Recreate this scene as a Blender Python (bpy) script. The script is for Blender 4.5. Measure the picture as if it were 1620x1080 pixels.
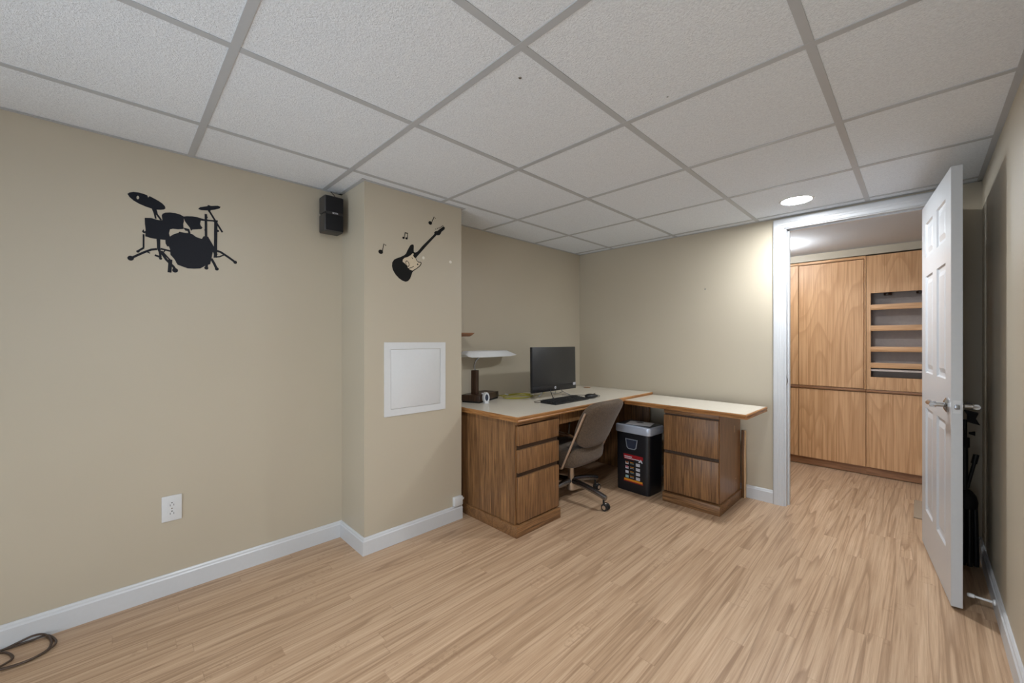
import bpy, bmesh, math, random
from mathutils import Vector, Matrix, Euler
random.seed(7)
for o in list(bpy.data.objects): bpy.data.objects.remove(o)
S = bpy.context.scene
COL = S.collection
PI = math.pi

# ------------------------------------------------------------------ camera
EYE = 1.172
CEIL = 2.056
cam_d = bpy.data.cameras.new('camera')
cam_d.sensor_width = 36.0
cam_d.lens = 36.0 * 636.25 / 1620.0
cam_d.clip_start = 0.02
cam = bpy.data.objects.new('camera', cam_d)
cam.location = (2.0586, -0.2560, EYE)
cam.rotation_euler = (PI / 2, 0, 0.79225)
COL.objects.link(cam)
S.camera = cam

# ------------------------------------------------------------------ sky, exposure
W = bpy.data.worlds.new('world'); S.world = W
W.use_nodes = True
W.node_tree.nodes['Background'].inputs[0].default_value = (0.55, 0.75, 1.0, 1)
W.node_tree.nodes['Background'].inputs[1].default_value = 1.0
S.view_settings.view_transform = 'Standard'
S.view_settings.look = 'None'
S.view_settings.gamma = 1.0
S.view_settings.use_curve_mapping = False
S.view_settings.exposure = 0.16
# added fill lights, coming in through an invented patio door and window behind the camera
def fill_light(name, w, h, energy, loc, aim, col):
    d = bpy.data.lights.new(name, 'AREA'); d.shape = 'RECTANGLE'; d.size = w; d.size_y = h
    d.energy = energy; d.color = col
    o = bpy.data.objects.new(name, d); o.location = loc
    o.rotation_euler = Vector(aim).to_track_quat('-Z', 'Y').to_euler(); COL.objects.link(o)
fill_light('patio_fill_light', 1.9, 2.0, 37, (1.10, -1.98, 0.80), (0, 1, 0.75), (0.88, 0.95, 1.0))
fill_light('window_fill_light', 1.3, 1.25, 5, (2.56, -0.82, 1.32), (-1, 0, 0), (0.88, 0.95, 1.0))
LAMP = 300.0          # radiance of the recessed lamps' diffusers
BEAM = 22.0           # watts of the beam each lamp throws straight down
HALL_LAMP = 40.0

# ------------------------------------------------------------------ helpers
def lin(c):
    c /= 255.0
    return c / 12.92 if c <= 0.04045 else ((c + 0.055) / 1.055) ** 2.4
def rgb(r, g, b): return (lin(r), lin(g), lin(b), 1.0)

MATS = {}
class NT:
    def __init__(s, name):
        s.m = bpy.data.materials.new(name); s.m.use_nodes = True
        s.t = s.m.node_tree; s.b = s.t.nodes['Principled BSDF']
    def n(s, kind, **kw):
        nd = s.t.nodes.new(kind)
        for k, v in kw.items(): setattr(nd, k, v)
        return nd
    def l(s, a, b): s.t.links.new(a, b)
    def math(s, op, a, b=None, c=None):
        nd = s.n('ShaderNodeMath', operation=op)
        for i, v in enumerate((a, b, c)):
            if v is None: continue
            if isinstance(v, (int, float)): nd.inputs[i].default_value = v
            else: s.l(v, nd.inputs[i])
        return nd.outputs[0]
    def ramp(s, fac, stops):
        nd = s.n('ShaderNodeValToRGB'); cr = nd.color_ramp
        while len(cr.elements) > 1: cr.elements.remove(cr.elements[-1])
        cr.elements[0].position = stops[0][0]; cr.elements[0].color = stops[0][1]
        for p, c in stops[1:]:
            e = cr.elements.new(p); e.color = c
        s.l(fac, nd.inputs[0]); return nd.outputs[0]
    def mix(s, fac, a, b, mode='MIX'):
        nd = s.n('ShaderNodeMix', data_type='RGBA', blend_type=mode)
        for i, v in ((0, fac), (6, a), (7, b)):
            if isinstance(v, (int, float)): nd.inputs[i].default_value = v
            elif isinstance(v, tuple): nd.inputs[i].default_value = v
            else: s.l(v, nd.inputs[i])
        return nd.outputs[2]
    def noise(s, vec, scale, detail=3, rough=0.5, dist=0.0):
        nd = s.n('ShaderNodeTexNoise')
        nd.inputs['Scale'].default_value = scale; nd.inputs['Detail'].default_value = detail
        nd.inputs['Roughness'].default_value = rough; nd.inputs['Distortion'].default_value = dist
        if vec is not None: s.l(vec, nd.inputs['Vector'])
        return nd.outputs[0]
    def coord(s, scale=(1, 1, 1), off=None):
        tc = s.n('ShaderNodeTexCoord'); mp = s.n('ShaderNodeMapping')
        mp.inputs['Scale'].default_value = scale
        s.l(tc.outputs['Object'], mp.inputs['Vector'])
        if off is not None: s.l(off, mp.inputs['Location'])
        return mp.outputs[0]
    def bump(s, h, strength=0.2, dist=0.01):
        nd = s.n('ShaderNodeBump'); nd.inputs['Strength'].default_value = strength
        nd.inputs['Distance'].default_value = dist
        s.l(h, nd.inputs['Height']); s.l(nd.outputs[0], s.b.inputs['Normal'])
    def set(s, **kw):
        for k, v in kw.items(): s.b.inputs[k.replace('_', ' ')].default_value = v

def plain(name, col, rough=0.5, metal=0.0, spec=0.5, grain=0.04, gscale=60, bump=0.0, coat=0.0):
    t = NT(name)
    v = t.coord()
    f = t.noise(v, gscale, 3)
    lo = tuple(max(0, c * (1 - grain)) for c in col[:3]) + (1,)
    hi = tuple(min(1, c * (1 + grain)) for c in col[:3]) + (1,)
    t.l(t.ramp(f, [(0.3, lo), (0.7, hi)]), t.b.inputs['Base Color'])
    t.set(Roughness=rough, Metallic=metal)
    t.b.inputs['Specular IOR Level'].default_value = spec
    if coat: t.b.inputs['Coat Weight'].default_value = coat
    if bump: t.bump(f, bump, 0.002)
    MATS[name] = t.m
    return t.m

def wood(name, dark, mid, light, axis='z', fine=90.0, rough=0.4, rings=9.0, ringmix=0.35, bscale=3.0, long=0.045, long2=None):
    """veneer: fine streaks along one axis plus contour-line cathedral figure"""
    t = NT(name)
    sc = {'x': (long, 1, 1), 'y': (1, long, 1), 'z': (1, 1, long)}[axis]
    oi = t.n('ShaderNodeObjectInfo')
    offv = t.n('ShaderNodeCombineXYZ')
    r = t.math('MULTIPLY', oi.outputs['Random'], 37.0)
    for i in range(3): t.l(r, offv.inputs[i])
    v = t.coord(sc, offv.outputs[0])
    n1 = t.noise(v, fine, 4, 0.65)
    v2 = v if long2 is None else t.coord({'x': (long2, 1, 1), 'y': (1, long2, 1), 'z': (1, 1, long2)}[axis], offv.outputs[0])
    n2 = t.noise(v2, bscale, 1, 0.4, 0.1)
    k = t.math('FRACT', t.math('MULTIPLY', n2, rings))
    line = t.ramp(k, [(0.0, (0, 0, 0, 1)), (0.55, (.25, .25, .25, 1)), (0.9, (1, 1, 1, 1)), (1.0, (0, 0, 0, 1))])
    base = t.ramp(n1, [(0.36, dark), (0.5, mid), (0.66, light)])
    col = t.mix(t.math('MULTIPLY', line, ringmix), base, dark)
    t.l(col, t.b.inputs['Base Color'])
    t.set(Roughness=rough)
    t.bump(n1, 0.06, 0.002)
    MATS[name] = t.m
    return t.m

# ---- materials
def mat_wall():
    t = NT('wall_paint')
    v = t.coord()
    f = t.noise(v, 220, 2)
    g = t.noise(v, 1.2, 2)
    t.l(t.ramp(g, [(0.3, rgb(184, 174, 155)), (0.7, rgb(188, 178, 159))]), t.b.inputs['Base Color'])
    t.set(Roughness=0.42); t.bump(f, 0.08, 0.0015)
    return t.m
M_WALL = mat_wall()
M_WHITE = plain('white_trim_paint', rgb(202, 204, 207), 0.35, grain=0.01)
M_DOOR = plain('white_door_paint', rgb(190, 193, 197), 0.28, grain=0.01)
M_PLASTIC_W = plain('white_plastic', rgb(212, 213, 214), 0.3, grain=0.01)
M_DARK_SLOT = plain('dark_slot', rgb(30, 30, 30), 0.6)
def mat_tile():
    t = NT('ceiling_tile')
    v = t.coord()
    a = t.noise(v, 150, 3, 0.6, 0.6)
    b = t.noise(v, 420, 2, 0.5)
    h = t.math('ADD', t.math('MULTIPLY', a, 1.0), t.math('MULTIPLY', b, 0.4))
    t.l(t.ramp(a, [(0.3, rgb(217, 222, 229)), (0.6, rgb(232, 237, 243))]), t.b.inputs['Base Color'])
    t.set(Roughness=0.9); t.bump(h, 0.9, 0.004)
    return t.m
M_TILE = mat_tile()
M_GRID = plain('ceiling_grid_metal', rgb(178, 181, 185), 0.45, grain=0.01)
M_DRYWALL = plain('white_ceiling_paint', rgb(208, 212, 218), 0.8, grain=0.01)

def mat_floor():
    t = NT('plank_floor')
    tc = t.n('ShaderNodeTexCoord'); sp = t.n('ShaderNodeSeparateXYZ')
    t.l(tc.outputs['Object'], sp.inputs[0])
    x, y = sp.outputs[0], sp.outputs[1]
    pw, pl = 0.066, 1.15
    row = t.math('FLOOR', t.math('DIVIDE', x, pw))
    wn = t.n('ShaderNodeTexWhiteNoise', noise_dimensions='1D'); t.l(row, wn.inputs['W'])
    yo = t.math('ADD', t.math('DIVIDE', y, pl), t.math('MULTIPLY', wn.outputs[0], 7.0))
    idx = t.math('FLOOR', yo)
    cb = t.n('ShaderNodeCombineXYZ'); t.l(row, cb.inputs[0]); t.l(idx, cb.inputs[1])
    wn2 = t.n('ShaderNodeTexWhiteNoise', noise_dimensions='2D'); t.l(cb.outputs[0], wn2.inputs['Vector'])
    rnd = wn2.outputs[0]
    # grain coordinates, shifted per strip
    gx = t.math('ADD', x, t.math('MULTIPLY', rnd, 31.0))
    gy = t.math('ADD', y, t.math('MULTIPLY', rnd, 17.0))
    def gc(k):
        c = t.n('ShaderNodeCombineXYZ'); t.l(gx, c.inputs[0]); t.l(t.math('MULTIPLY', gy, k), c.inputs[1]); return c.outputs[0]
    fine = t.noise(gc(0.022), 150, 4, 0.65)
    broad = t.noise(gc(0.022), 45, 3, 0.5)
    fig = t.noise(gc(0.036), 8.0, 2, 0.45, 0.12)
    k = t.math('FRACT', t.math('MULTIPLY', fig, 9.0))
    line = t.ramp(k, [(0.0, (0, 0, 0, 1)), (0.70, (0, 0, 0, 1)), (0.95, (1, 1, 1, 1)), (1.0, (0, 0, 0, 1))])
    base = t.ramp(t.math('ADD', t.math('MULTIPLY', fine, 0.55), t.math('MULTIPLY', broad, 0.45)),
                  [(0.34, rgb(156, 125, 98)), (0.5, rgb(186, 156, 127)), (0.66, rgb(205, 177, 149))])
    col = t.mix(t.math('MULTIPLY', line, 0.5), base, rgb(124, 92, 66))
    # short cross-grain flecks
    fl = t.noise(gc(1.0), 55, 2, 0.5)
    fm = t.noise(gc(0.5), 5, 1, 0.5)
    fk = t.math('MULTIPLY', t.math('GREATER_THAN', fm, 0.66), t.math('GREATER_THAN', fl, 0.56))
    col = t.mix(t.math('MULTIPLY', fk, 0.22), col, rgb(130, 98, 72))
    tint = t.ramp(rnd, [(0.0, (0.93, 0.915, 0.90, 1)), (0.5, (1, 1, 1, 1)), (1.0, (1.04, 1.04, 1.04, 1))])
    col = t.mix(1.0, col, tint, 'MULTIPLY')
    # thin joints between planks
    fx = t.math('FRACT', t.math('DIVIDE', x, pw)); fy = t.math('FRACT', yo)
    j = t.math('MAXIMUM', t.math('LESS_THAN', fx, 0.015), t.math('LESS_THAN', fy, 0.002))
    col = t.mix(t.math('MULTIPLY', j, 0.30), col, rgb(120, 88, 64))
    t.l(col, t.b.inputs['Base Color'])
    t.l(t.math('ADD', 0.36, t.math('MULTIPLY', fine, 0.14)), t.b.inputs['Roughness'])
    t.bump(t.math('SUBTRACT', fine, t.math('MULTIPLY', j, 0.6)), 0.05, 0.002)
    return t.m
M_FLOOR = mat_floor()

OD, OM, OL = rgb(78, 51, 30), rgb(134, 96, 61), rgb(164, 122, 79)
M_OAK_V = wood('dark_oak_upright', OD, OM, OL, 'z', 230, 0.42, 10, 0.45, 7.0, 0.022)
M_OAK_Y = wood('dark_oak_along', OD, OM, OL, 'y', 230, 0.42, 10, 0.45, 7.0, 0.022)
M_OAK_X = wood('dark_oak_across', OD, OM, OL, 'x', 230, 0.42, 10, 0.45, 7.0, 0.022)
TD, TM, TL = rgb(126, 82, 42), rgb(163, 113, 64), rgb(183, 133, 82)
M_EDGE_Y = wood('oak_edging_along', TD, TM, TL, 'y', 130, 0.38)
M_EDGE_X = wood('oak_edging_across', TD, TM, TL, 'x', 130, 0.38)
M_SHELF = wood('shelf_oak', rgb(112, 70, 38), rgb(140, 92, 54), rgb(160, 110, 68), 'y', 120, 0.4)
M_OAKSIDE = wood('oak_side_panel', rgb(110, 74, 44), rgb(136, 96, 62), rgb(150, 108, 72), 'z', 120, 0.32, 6, 0.2)
CD, CM, CL = rgb(180, 134, 89), rgb(206, 160, 116), rgb(216, 172, 129)
M_CAB = wood('light_oak_laminate', CD, CM, CL, 'z', 75, 0.45, 13, 0.6, 4.2, 0.02, 0.16)
M_CABX = wood('light_oak_edge', CD, CM, CL, 'x', 75, 0.45, 10, 0.4, 4.0, 0.03, 0.15)
M_PULL = wood('shadow_oak', rgb(44, 30, 20), rgb(64, 45, 30), rgb(78, 56, 38), 'y', 130, 0.5)  # oak darkened to paint the shade in the drawer gaps
M_CABPL = wood('cabinet_plinth_oak', rgb(128, 88, 58), rgb(146, 103, 70), rgb(158, 114, 80), 'x', 60, 0.45, 8, 0.3, 2.6, 0.10)
M_CABIN = plain('cabinet_interior_grey', rgb(168, 156, 150), 0.6)
M_CABSHELF = plain('pale_interior_shelf', rgb(214, 202, 196), 0.5)
M_LAM = plain('cream_laminate', rgb(224, 216, 202), 0.22, grain=0.03, gscale=140)
M_WALNUT = wood('dark_walnut', rgb(44, 28, 20), rgb(62, 42, 30), rgb(78, 54, 40), 'z', 110, 0.35)
M_BLACK = plain('black_plastic', rgb(26, 26, 28), 0.42)
M_BLACKM = plain('black_matte', rgb(18, 18, 20), 0.7)
M_GRILLE = plain('black_grille_cloth', rgb(12, 12, 16), 0.85, gscale=900, grain=0.4)
M_SPK = plain('speaker_shell', rgb(58, 56, 54), 0.5)
M_SCREEN = plain('dark_glossy_screen', rgb(44, 44, 45), 0.34, grain=0.01)
M_BEZEL = plain('black_bezel', rgb(24, 24, 28), 0.3)
M_CHROME = plain('chrome', (0.75, 0.76, 0.78, 1), 0.16, 1.0, grain=0.01)
M_CHROMED = plain('dark_chrome', (0.30, 0.31, 0.33, 1), 0.25, 1.0, grain=0.02)
M_NICKEL = plain('satin_nickel', (0.44, 0.44, 0.45, 1), 0.24, 1.0, grain=0.01)
M_TANMETAL = plain('warm_brushed_metal', (0.62, 0.52, 0.43, 1), 0.34, 0.85, grain=0.03)
M_SILVER = plain('silver_plastic', rgb(188, 197, 214), 0.32, 0.25, grain=0.02)
M_SHRED = plain('shredder_charcoal', rgb(19, 20, 26), 0.4)
M_SHREDFR = plain('shredder_window_frame', rgb(126, 132, 142), 0.3)
M_SHREDTOP = plain('shredder_top_dark', rgb(60, 62, 66), 0.4)
M_STICKERBLK = plain('decal_vinyl', rgb(19, 18, 18), 0.5, spec=0.2, grain=0.05)
M_DRUMVINYL = plain('decal_vinyl_glossy', rgb(13, 16, 27), 0.45, spec=0.2, grain=0.05)
M_PICK = plain('decal_pickguard', rgb(208, 192, 165), 0.5)
M_PATCH = plain('spackle', rgb(222, 216, 204), 0.8)
M_LAMPW = plain('lamp_shade_white', rgb(226, 228, 230), 0.35, grain=0.01)
M_YEL = plain('yellow_cable_jacket', rgb(176, 168, 42), 0.45)
M_BROWNCORD = plain('brown_cord', rgb(72, 56, 44), 0.5)
M_RUBBER = plain('rubber', rgb(22, 22, 22), 0.7)
M_PAPER = plain('paper', rgb(220, 220, 224), 0.7, grain=0.02)
M_MAT = plain('door_mat_fibre', rgb(158, 140, 120), 0.95, grain=0.25, gscale=300)
M_RAWEDGE = plain('raw_board_edge', rgb(226, 190, 148), 0.7)
M_RED = plain('label_red', rgb(150, 22, 30), 0.4)
M_ORANGE = plain('label_orange', rgb(214, 142, 36), 0.4)
M_LBLACK = plain('label_black', rgb(20, 20, 22), 0.35)
M_LWHITE = plain('label_white', rgb(206, 206, 214), 0.4)
M_LTEAL = plain('label_teal', rgb(140, 176, 176), 0.4)
M_LBROWN = plain('label_brown', rgb(150, 92, 52), 0.4)
M_LPINK = plain('label_pink', rgb(190, 110, 120), 0.4)
def mat_fabric():
    t = NT('brown_tweed')
    v = t.coord()
    a = t.noise(v, 420, 3, 0.7)
    b = t.noise(v, 90, 3, 0.6)
    t.l(t.ramp(t.math('ADD', t.math('MULTIPLY', a, 0.6), t.math('MULTIPLY', b, 0.4)),
        [(0.3, rgb(64, 53, 43)), (0.5, rgb(92, 78, 65)), (0.7, rgb(114, 98, 83))]), t.b.inputs['Base Color'])
    t.set(Roughness=0.92); t.b.inputs['Specular IOR Level'].default_value = 0.15
    t.b.inputs['Sheen Weight'].default_value = 0.15
    t.bump(a, 0.35, 0.002)
    return t.m
M_FABRIC = mat_fabric()
def mat_glass():
    t = NT('added_window_glass')
    tr = t.n('ShaderNodeBsdfTransparent'); gl = t.n('ShaderNodeBsdfGlossy'); gl.inputs['Roughness'].default_value = 0.0
    fr = t.n('ShaderNodeFresnel'); fr.inputs['IOR'].default_value = 1.45
    mx = t.n('ShaderNodeMixShader'); t.l(fr.outputs[0], mx.inputs[0]); t.l(tr.outputs[0], mx.inputs[1]); t.l(gl.outputs[0], mx.inputs[2])
    t.l(mx.outputs[0], t.t.nodes['Material Output'].inputs['Surface'])
    return t.m
M_GLASS = mat_glass()
def mat_smoke():
    t = NT('smoked_window')
    t.b.inputs['Base Color'].default_value = rgb(52, 58, 74)
    t.set(Roughness=0.12)
    return t.m
M_SMOKE = mat_smoke()
def mat_emit(name, power, col=(0.93, 0.97, 1.0)):
    t = NT(name)
    t.b.inputs['Base Color'].default_value = (0.9, 0.9, 0.9, 1)
    t.b.inputs['Emission Color'].default_value = col + (1,)
    t.b.inputs['Emission Strength'].default_value = power
    return t.m
M_LED = mat_emit('added_lamp_diffuser_lit', LAMP)
M_LEDD = mat_emit('door_lamp_diffuser_lit', LAMP * 0.85)
M_LEDH = mat_emit('hall_lamp_diffuser_lit', HALL_LAMP)

# ---- mesh builder
class MB:
    def __init__(s): s.v = []; s.f = []; s.mi = []; s.cur = 0
    def add(s, vs, fs):
        o = len(s.v)
        s.v += [Vector(p) for p in vs]
        s.f += [tuple(i + o for i in f) for f in fs]; s.mi += [s.cur] * len(fs)
        return s
    def addbm(s, bm, M=None):
        bm.verts.index_update()
        vs = [(M @ v.co) if M else v.co.copy() for v in bm.verts]
        s.add(vs, [[v.index for v in f.verts] for f in bm.faces]); bm.free(); return s
    def box(s, x0, x1, y0, y1, z0, z1, bev=0.0, seg=2, M=None):
        x0, x1 = min(x0, x1), max(x0, x1); y0, y1 = min(y0, y1), max(y0, y1); z0, z1 = min(z0, z1), max(z0, z1)
        bm = bmesh.new()
        bmesh.ops.create_cube(bm, size=1.0)
        for v in bm.verts:
            v.co = Vector(((x0 + x1) / 2 + v.co.x * (x1 - x0), (y0 + y1) / 2 + v.co.y * (y1 - y0), (z0 + z1) / 2 + v.co.z * (z1 - z0)))
        if bev > 0:
            bev = min(bev, 0.49 * min(x1 - x0, y1 - y0, z1 - z0))
            bmesh.ops.bevel(bm, geom=list(bm.edges), offset=bev, segments=seg, profile=0.5, affect='EDGES')
        return s.addbm(bm, M)
    def prism(s, pts, d0, d1, axis='z', M=None):
        """polygon (a,b) extruded along axis from d0 to d1; axis x: (y,z), y: (x,z), z: (x,y)"""
        def P(a, b, d): return {'x': (d, a, b), 'y': (a, d, b), 'z': (a, b, d)}[axis]
        n = len(pts)
        vs = [Vector(P(a, b, d0)) for a, b in pts] + [Vector(P(a, b, d1)) for a, b in pts]
        if M: vs = [M @ v for v in vs]
        fs = [tuple(range(n)), tuple(range(2 * n - 1, n - 1, -1))] + [(i, i + n, (i + 1) % n + n, (i + 1) % n) for i in range(n)]
        return s.add(vs, fs)
    def loft(s, rings, cap=True, closed=False):
        n = len(rings[0]); o = []
        for r in rings: o += list(r)
        fs = []
        m = len(rings)
        for j in range(m if closed else m - 1):
            a, b = j * n, ((j + 1) % m) * n
            for i in range(n): fs.append((a + i, a + (i + 1) % n, b + (i + 1) % n, b + i))
        if cap and not closed:
            fs.append(tuple(range(n - 1, -1, -1))); fs.append(tuple(range((m - 1) * n, m * n)))
        return s.add(o, fs)
    def tube(s, pts, r, seg=10, smooth=0, closed=False, flat=None):
        P = [Vector(p) for p in pts]
        if smooth:
            Q = []; n = len(P)
            rng = range(n if closed else n - 1)
            for i in rng:
                g = (lambda k: P[k % n]) if closed else (lambda k: P[max(0, min(n - 1, k))])
                p0, p1, p2, p3 = g(i - 1), g(i), g(i + 1), g(i + 2)
                for k in range(smooth):
                    t = k / smooth
                    Q.append(0.5 * ((2 * p1) + (p2 - p0) * t + (2 * p0 - 5 * p1 + 4 * p2 - p3) * t * t + (3 * p1 - p0 - 3 * p2 + p3) * t ** 3))
            if not closed: Q.append(P[-1])
            P = Q
        n = len(P); rs = r if isinstance(r, (list, tuple)) else None
        rings = []; prev = None
        for i, p in enumerate(P):
            a = P[(i - 1) % n] if (closed or i > 0) else p
            b = P[(i + 1) % n] if (closed or i < n - 1) else p
            d = (b - a).normalized()
            if prev is None:
                u = d.cross(Vector((0, 0, 1)))
                if u.length < 1e-3: u = d.cross(Vector((1, 0, 0)))
            else: u = prev - d * prev.dot(d)
            u.normalize(); w = d.cross(u); prev = u
            rr = (rs[0] + (rs[-1] - rs[0]) * i / max(1, n - 1)) if rs else r
            fu, fw = flat if flat else (1, 1)
            rings.append([p + u * (rr * fu * math.cos(2 * PI * k / seg)) + w * (rr * fw * math.sin(2 * PI * k / seg)) for k in range(seg)])
        return s.loft(rings, cap=not closed, closed=closed)
    def cyl(s, p0, p1, r0, r1=None, seg=20): return s.tube([p0, p1], [r0, r0 if r1 is None else r1], seg)
    def lathe(s, prof, c=(0, 0, 0), axis='z', seg=28):
        """profile of (radius, height) about an axis through c"""
        rings = []
        for r, h in prof:
            r = max(r, 1e-4); ring = []
            for k in range(seg):
                a = 2 * PI * k / seg; p = (r * math.cos(a), r * math.sin(a))
                q = {'z': (p[0], p[1], h), 'x': (h, p[0], p[1]), 'y': (p[0], h, p[1])}[axis]
                ring.append(Vector(c) + Vector(q))
            rings.append(ring)
        return s.loft(rings)
    def ball(s, c, r, seg=16): return s.lathe([(r * math.sin(PI * i / 10), -r * math.cos(PI * i / 10)) for i in range(11)], c, 'z', seg)
    def cushion(s, fn, e=5.0, rings=9, seg=48, puff=3.0):
        """closed pillow: superellipse outline |a|^e+|b|^e=1, thickness c in -1..1, mapped by fn(a,b,c)"""
        def outline(t):
            c, d = math.cos(t), math.sin(t)
            return (math.copysign(abs(c) ** (2 / e), c), math.copysign(abs(d) ** (2 / e), d))
        R = []
        for side in (1, -1):
            L = []
            for j in range(rings):
                q = (j + 1) / rings
                rad = math.sin(q * PI / 2)
                h = (1 - rad ** puff) ** (1 / puff) if rad < 1 else 0.0
                L.append([Vector(fn(outline(2 * PI * k / seg)[0] * rad, outline(2 * PI * k / seg)[1] * rad, side * h)) for k in range(seg)])
            R.append((L, Vector(fn(0, 0, side))))
        top, bot = R
        rr = top[0] + bot[0][-2::-1]
        s.loft(rr, cap=False)
        o = len(s.v) - len(rr) * seg
        s.v += [top[1], bot[1]]
        a, b = len(s.v) - 2, len(s.v) - 1
        for k in range(seg):
            s.f.append((a, o + (k + 1) % seg, o + k)); s.mi.append(s.cur)
            e0 = o + (len(rr) - 1) * seg
            s.f.append((b, e0 + k, e0 + (k + 1) % seg)); s.mi.append(s.cur)
        return s
    def build(s, name, mat, parent=None, local=False, smooth=35):
        me = bpy.data.meshes.new(name)
        vs = s.v
        if parent is not None and not local:
            Mi = ROOT[parent.name].inverted()
            vs = [Mi @ v for v in vs]
        me.from_pydata([tuple(v) for v in vs], [], s.f)
        for m in (mat if isinstance(mat, (list, tuple)) else [mat]): me.materials.append(m)
        me.polygons.foreach_set('material_index', s.mi)
        bm = bmesh.new(); bm.from_mesh(me)
        bmesh.ops.recalc_face_normals(bm, faces=bm.faces); bm.to_mesh(me); bm.free()
        me.polygons.foreach_set('use_smooth', [True] * len(me.polygons))
        me.set_sharp_from_angle(angle=math.radians(smooth))
        o = bpy.data.objects.new(name, me); COL.objects.link(o)
        if parent is not None:
            o.parent = parent; ROOT[o.name] = ROOT[parent.name]
        else: ROOT[o.name] = Matrix.Identity(4)
        return o
ROOT = {}
def tag(o, label, cat, group=None):
    o['label'] = label; o['category'] = cat
    if group: o['group'] = group
    return o
def thing(name, label, cat, loc=(0, 0, 0), rz=0.0, group=None):
    o = bpy.data.objects.new(name, None); o.empty_display_size = 0.1
    o.location = loc; o.rotation_euler = (0, 0, rz); COL.objects.link(o)
    ROOT[o.name] = Matrix.Translation(loc) @ Matrix.Rotation(rz, 4, 'Z')
    return tag(o, label, cat, group)
def struct(o): o['kind'] = 'structure'; return o
def flat_curve(splines, thick, M):
    """filled 2-D outline with holes -> (verts, faces) of a thin solid"""
    cu = bpy.data.curves.new('tmp', 'CURVE'); cu.dimensions = '2D'; cu.fill_mode = 'BOTH'; cu.extrude = thick / 2
    for pts in splines:
        sp = cu.splines.new('POLY'); sp.points.add(len(pts) - 1)
        for p, q in zip(sp.points, pts): p.co = (q[0], q[1], 0, 1)
        sp.use_cyclic_u = True
    return _curve_mesh(cu, M)
def text_mesh(txt, size, thick, M, spacing=1.0, align='CENTER'):
    cu = bpy.data.curves.new('tmp', 'FONT'); cu.body = txt; cu.size = size; cu.extrude = thick / 2
    cu.align_x = align; cu.align_y = 'CENTER'; cu.space_character = spacing
    return _curve_mesh(cu, M)
def _curve_mesh(cu, M):
    ob = bpy.data.objects.new('tmp', cu); COL.objects.link(ob)
    dg = bpy.context.evaluated_depsgraph_get(); dg.update()
    me = bpy.data.meshes.new_from_object(ob.evaluated_get(dg))
    vs = [M @ v.co for v in me.vertices]; fs = [tuple(p.vertices) for p in me.polygons]
    bpy.data.objects.remove(ob); bpy.data.curves.remove(cu); bpy.data.meshes.remove(me)
    return vs, fs
def basis(o, ex, ey):
    ex = Vector(ex).normalized(); ey = Vector(ey).normalized(); ez = ex.cross(ey)
    M = Matrix((ex, ey, ez)).transposed().to_4x4(); M.translation = Vector(o); return M
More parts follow.
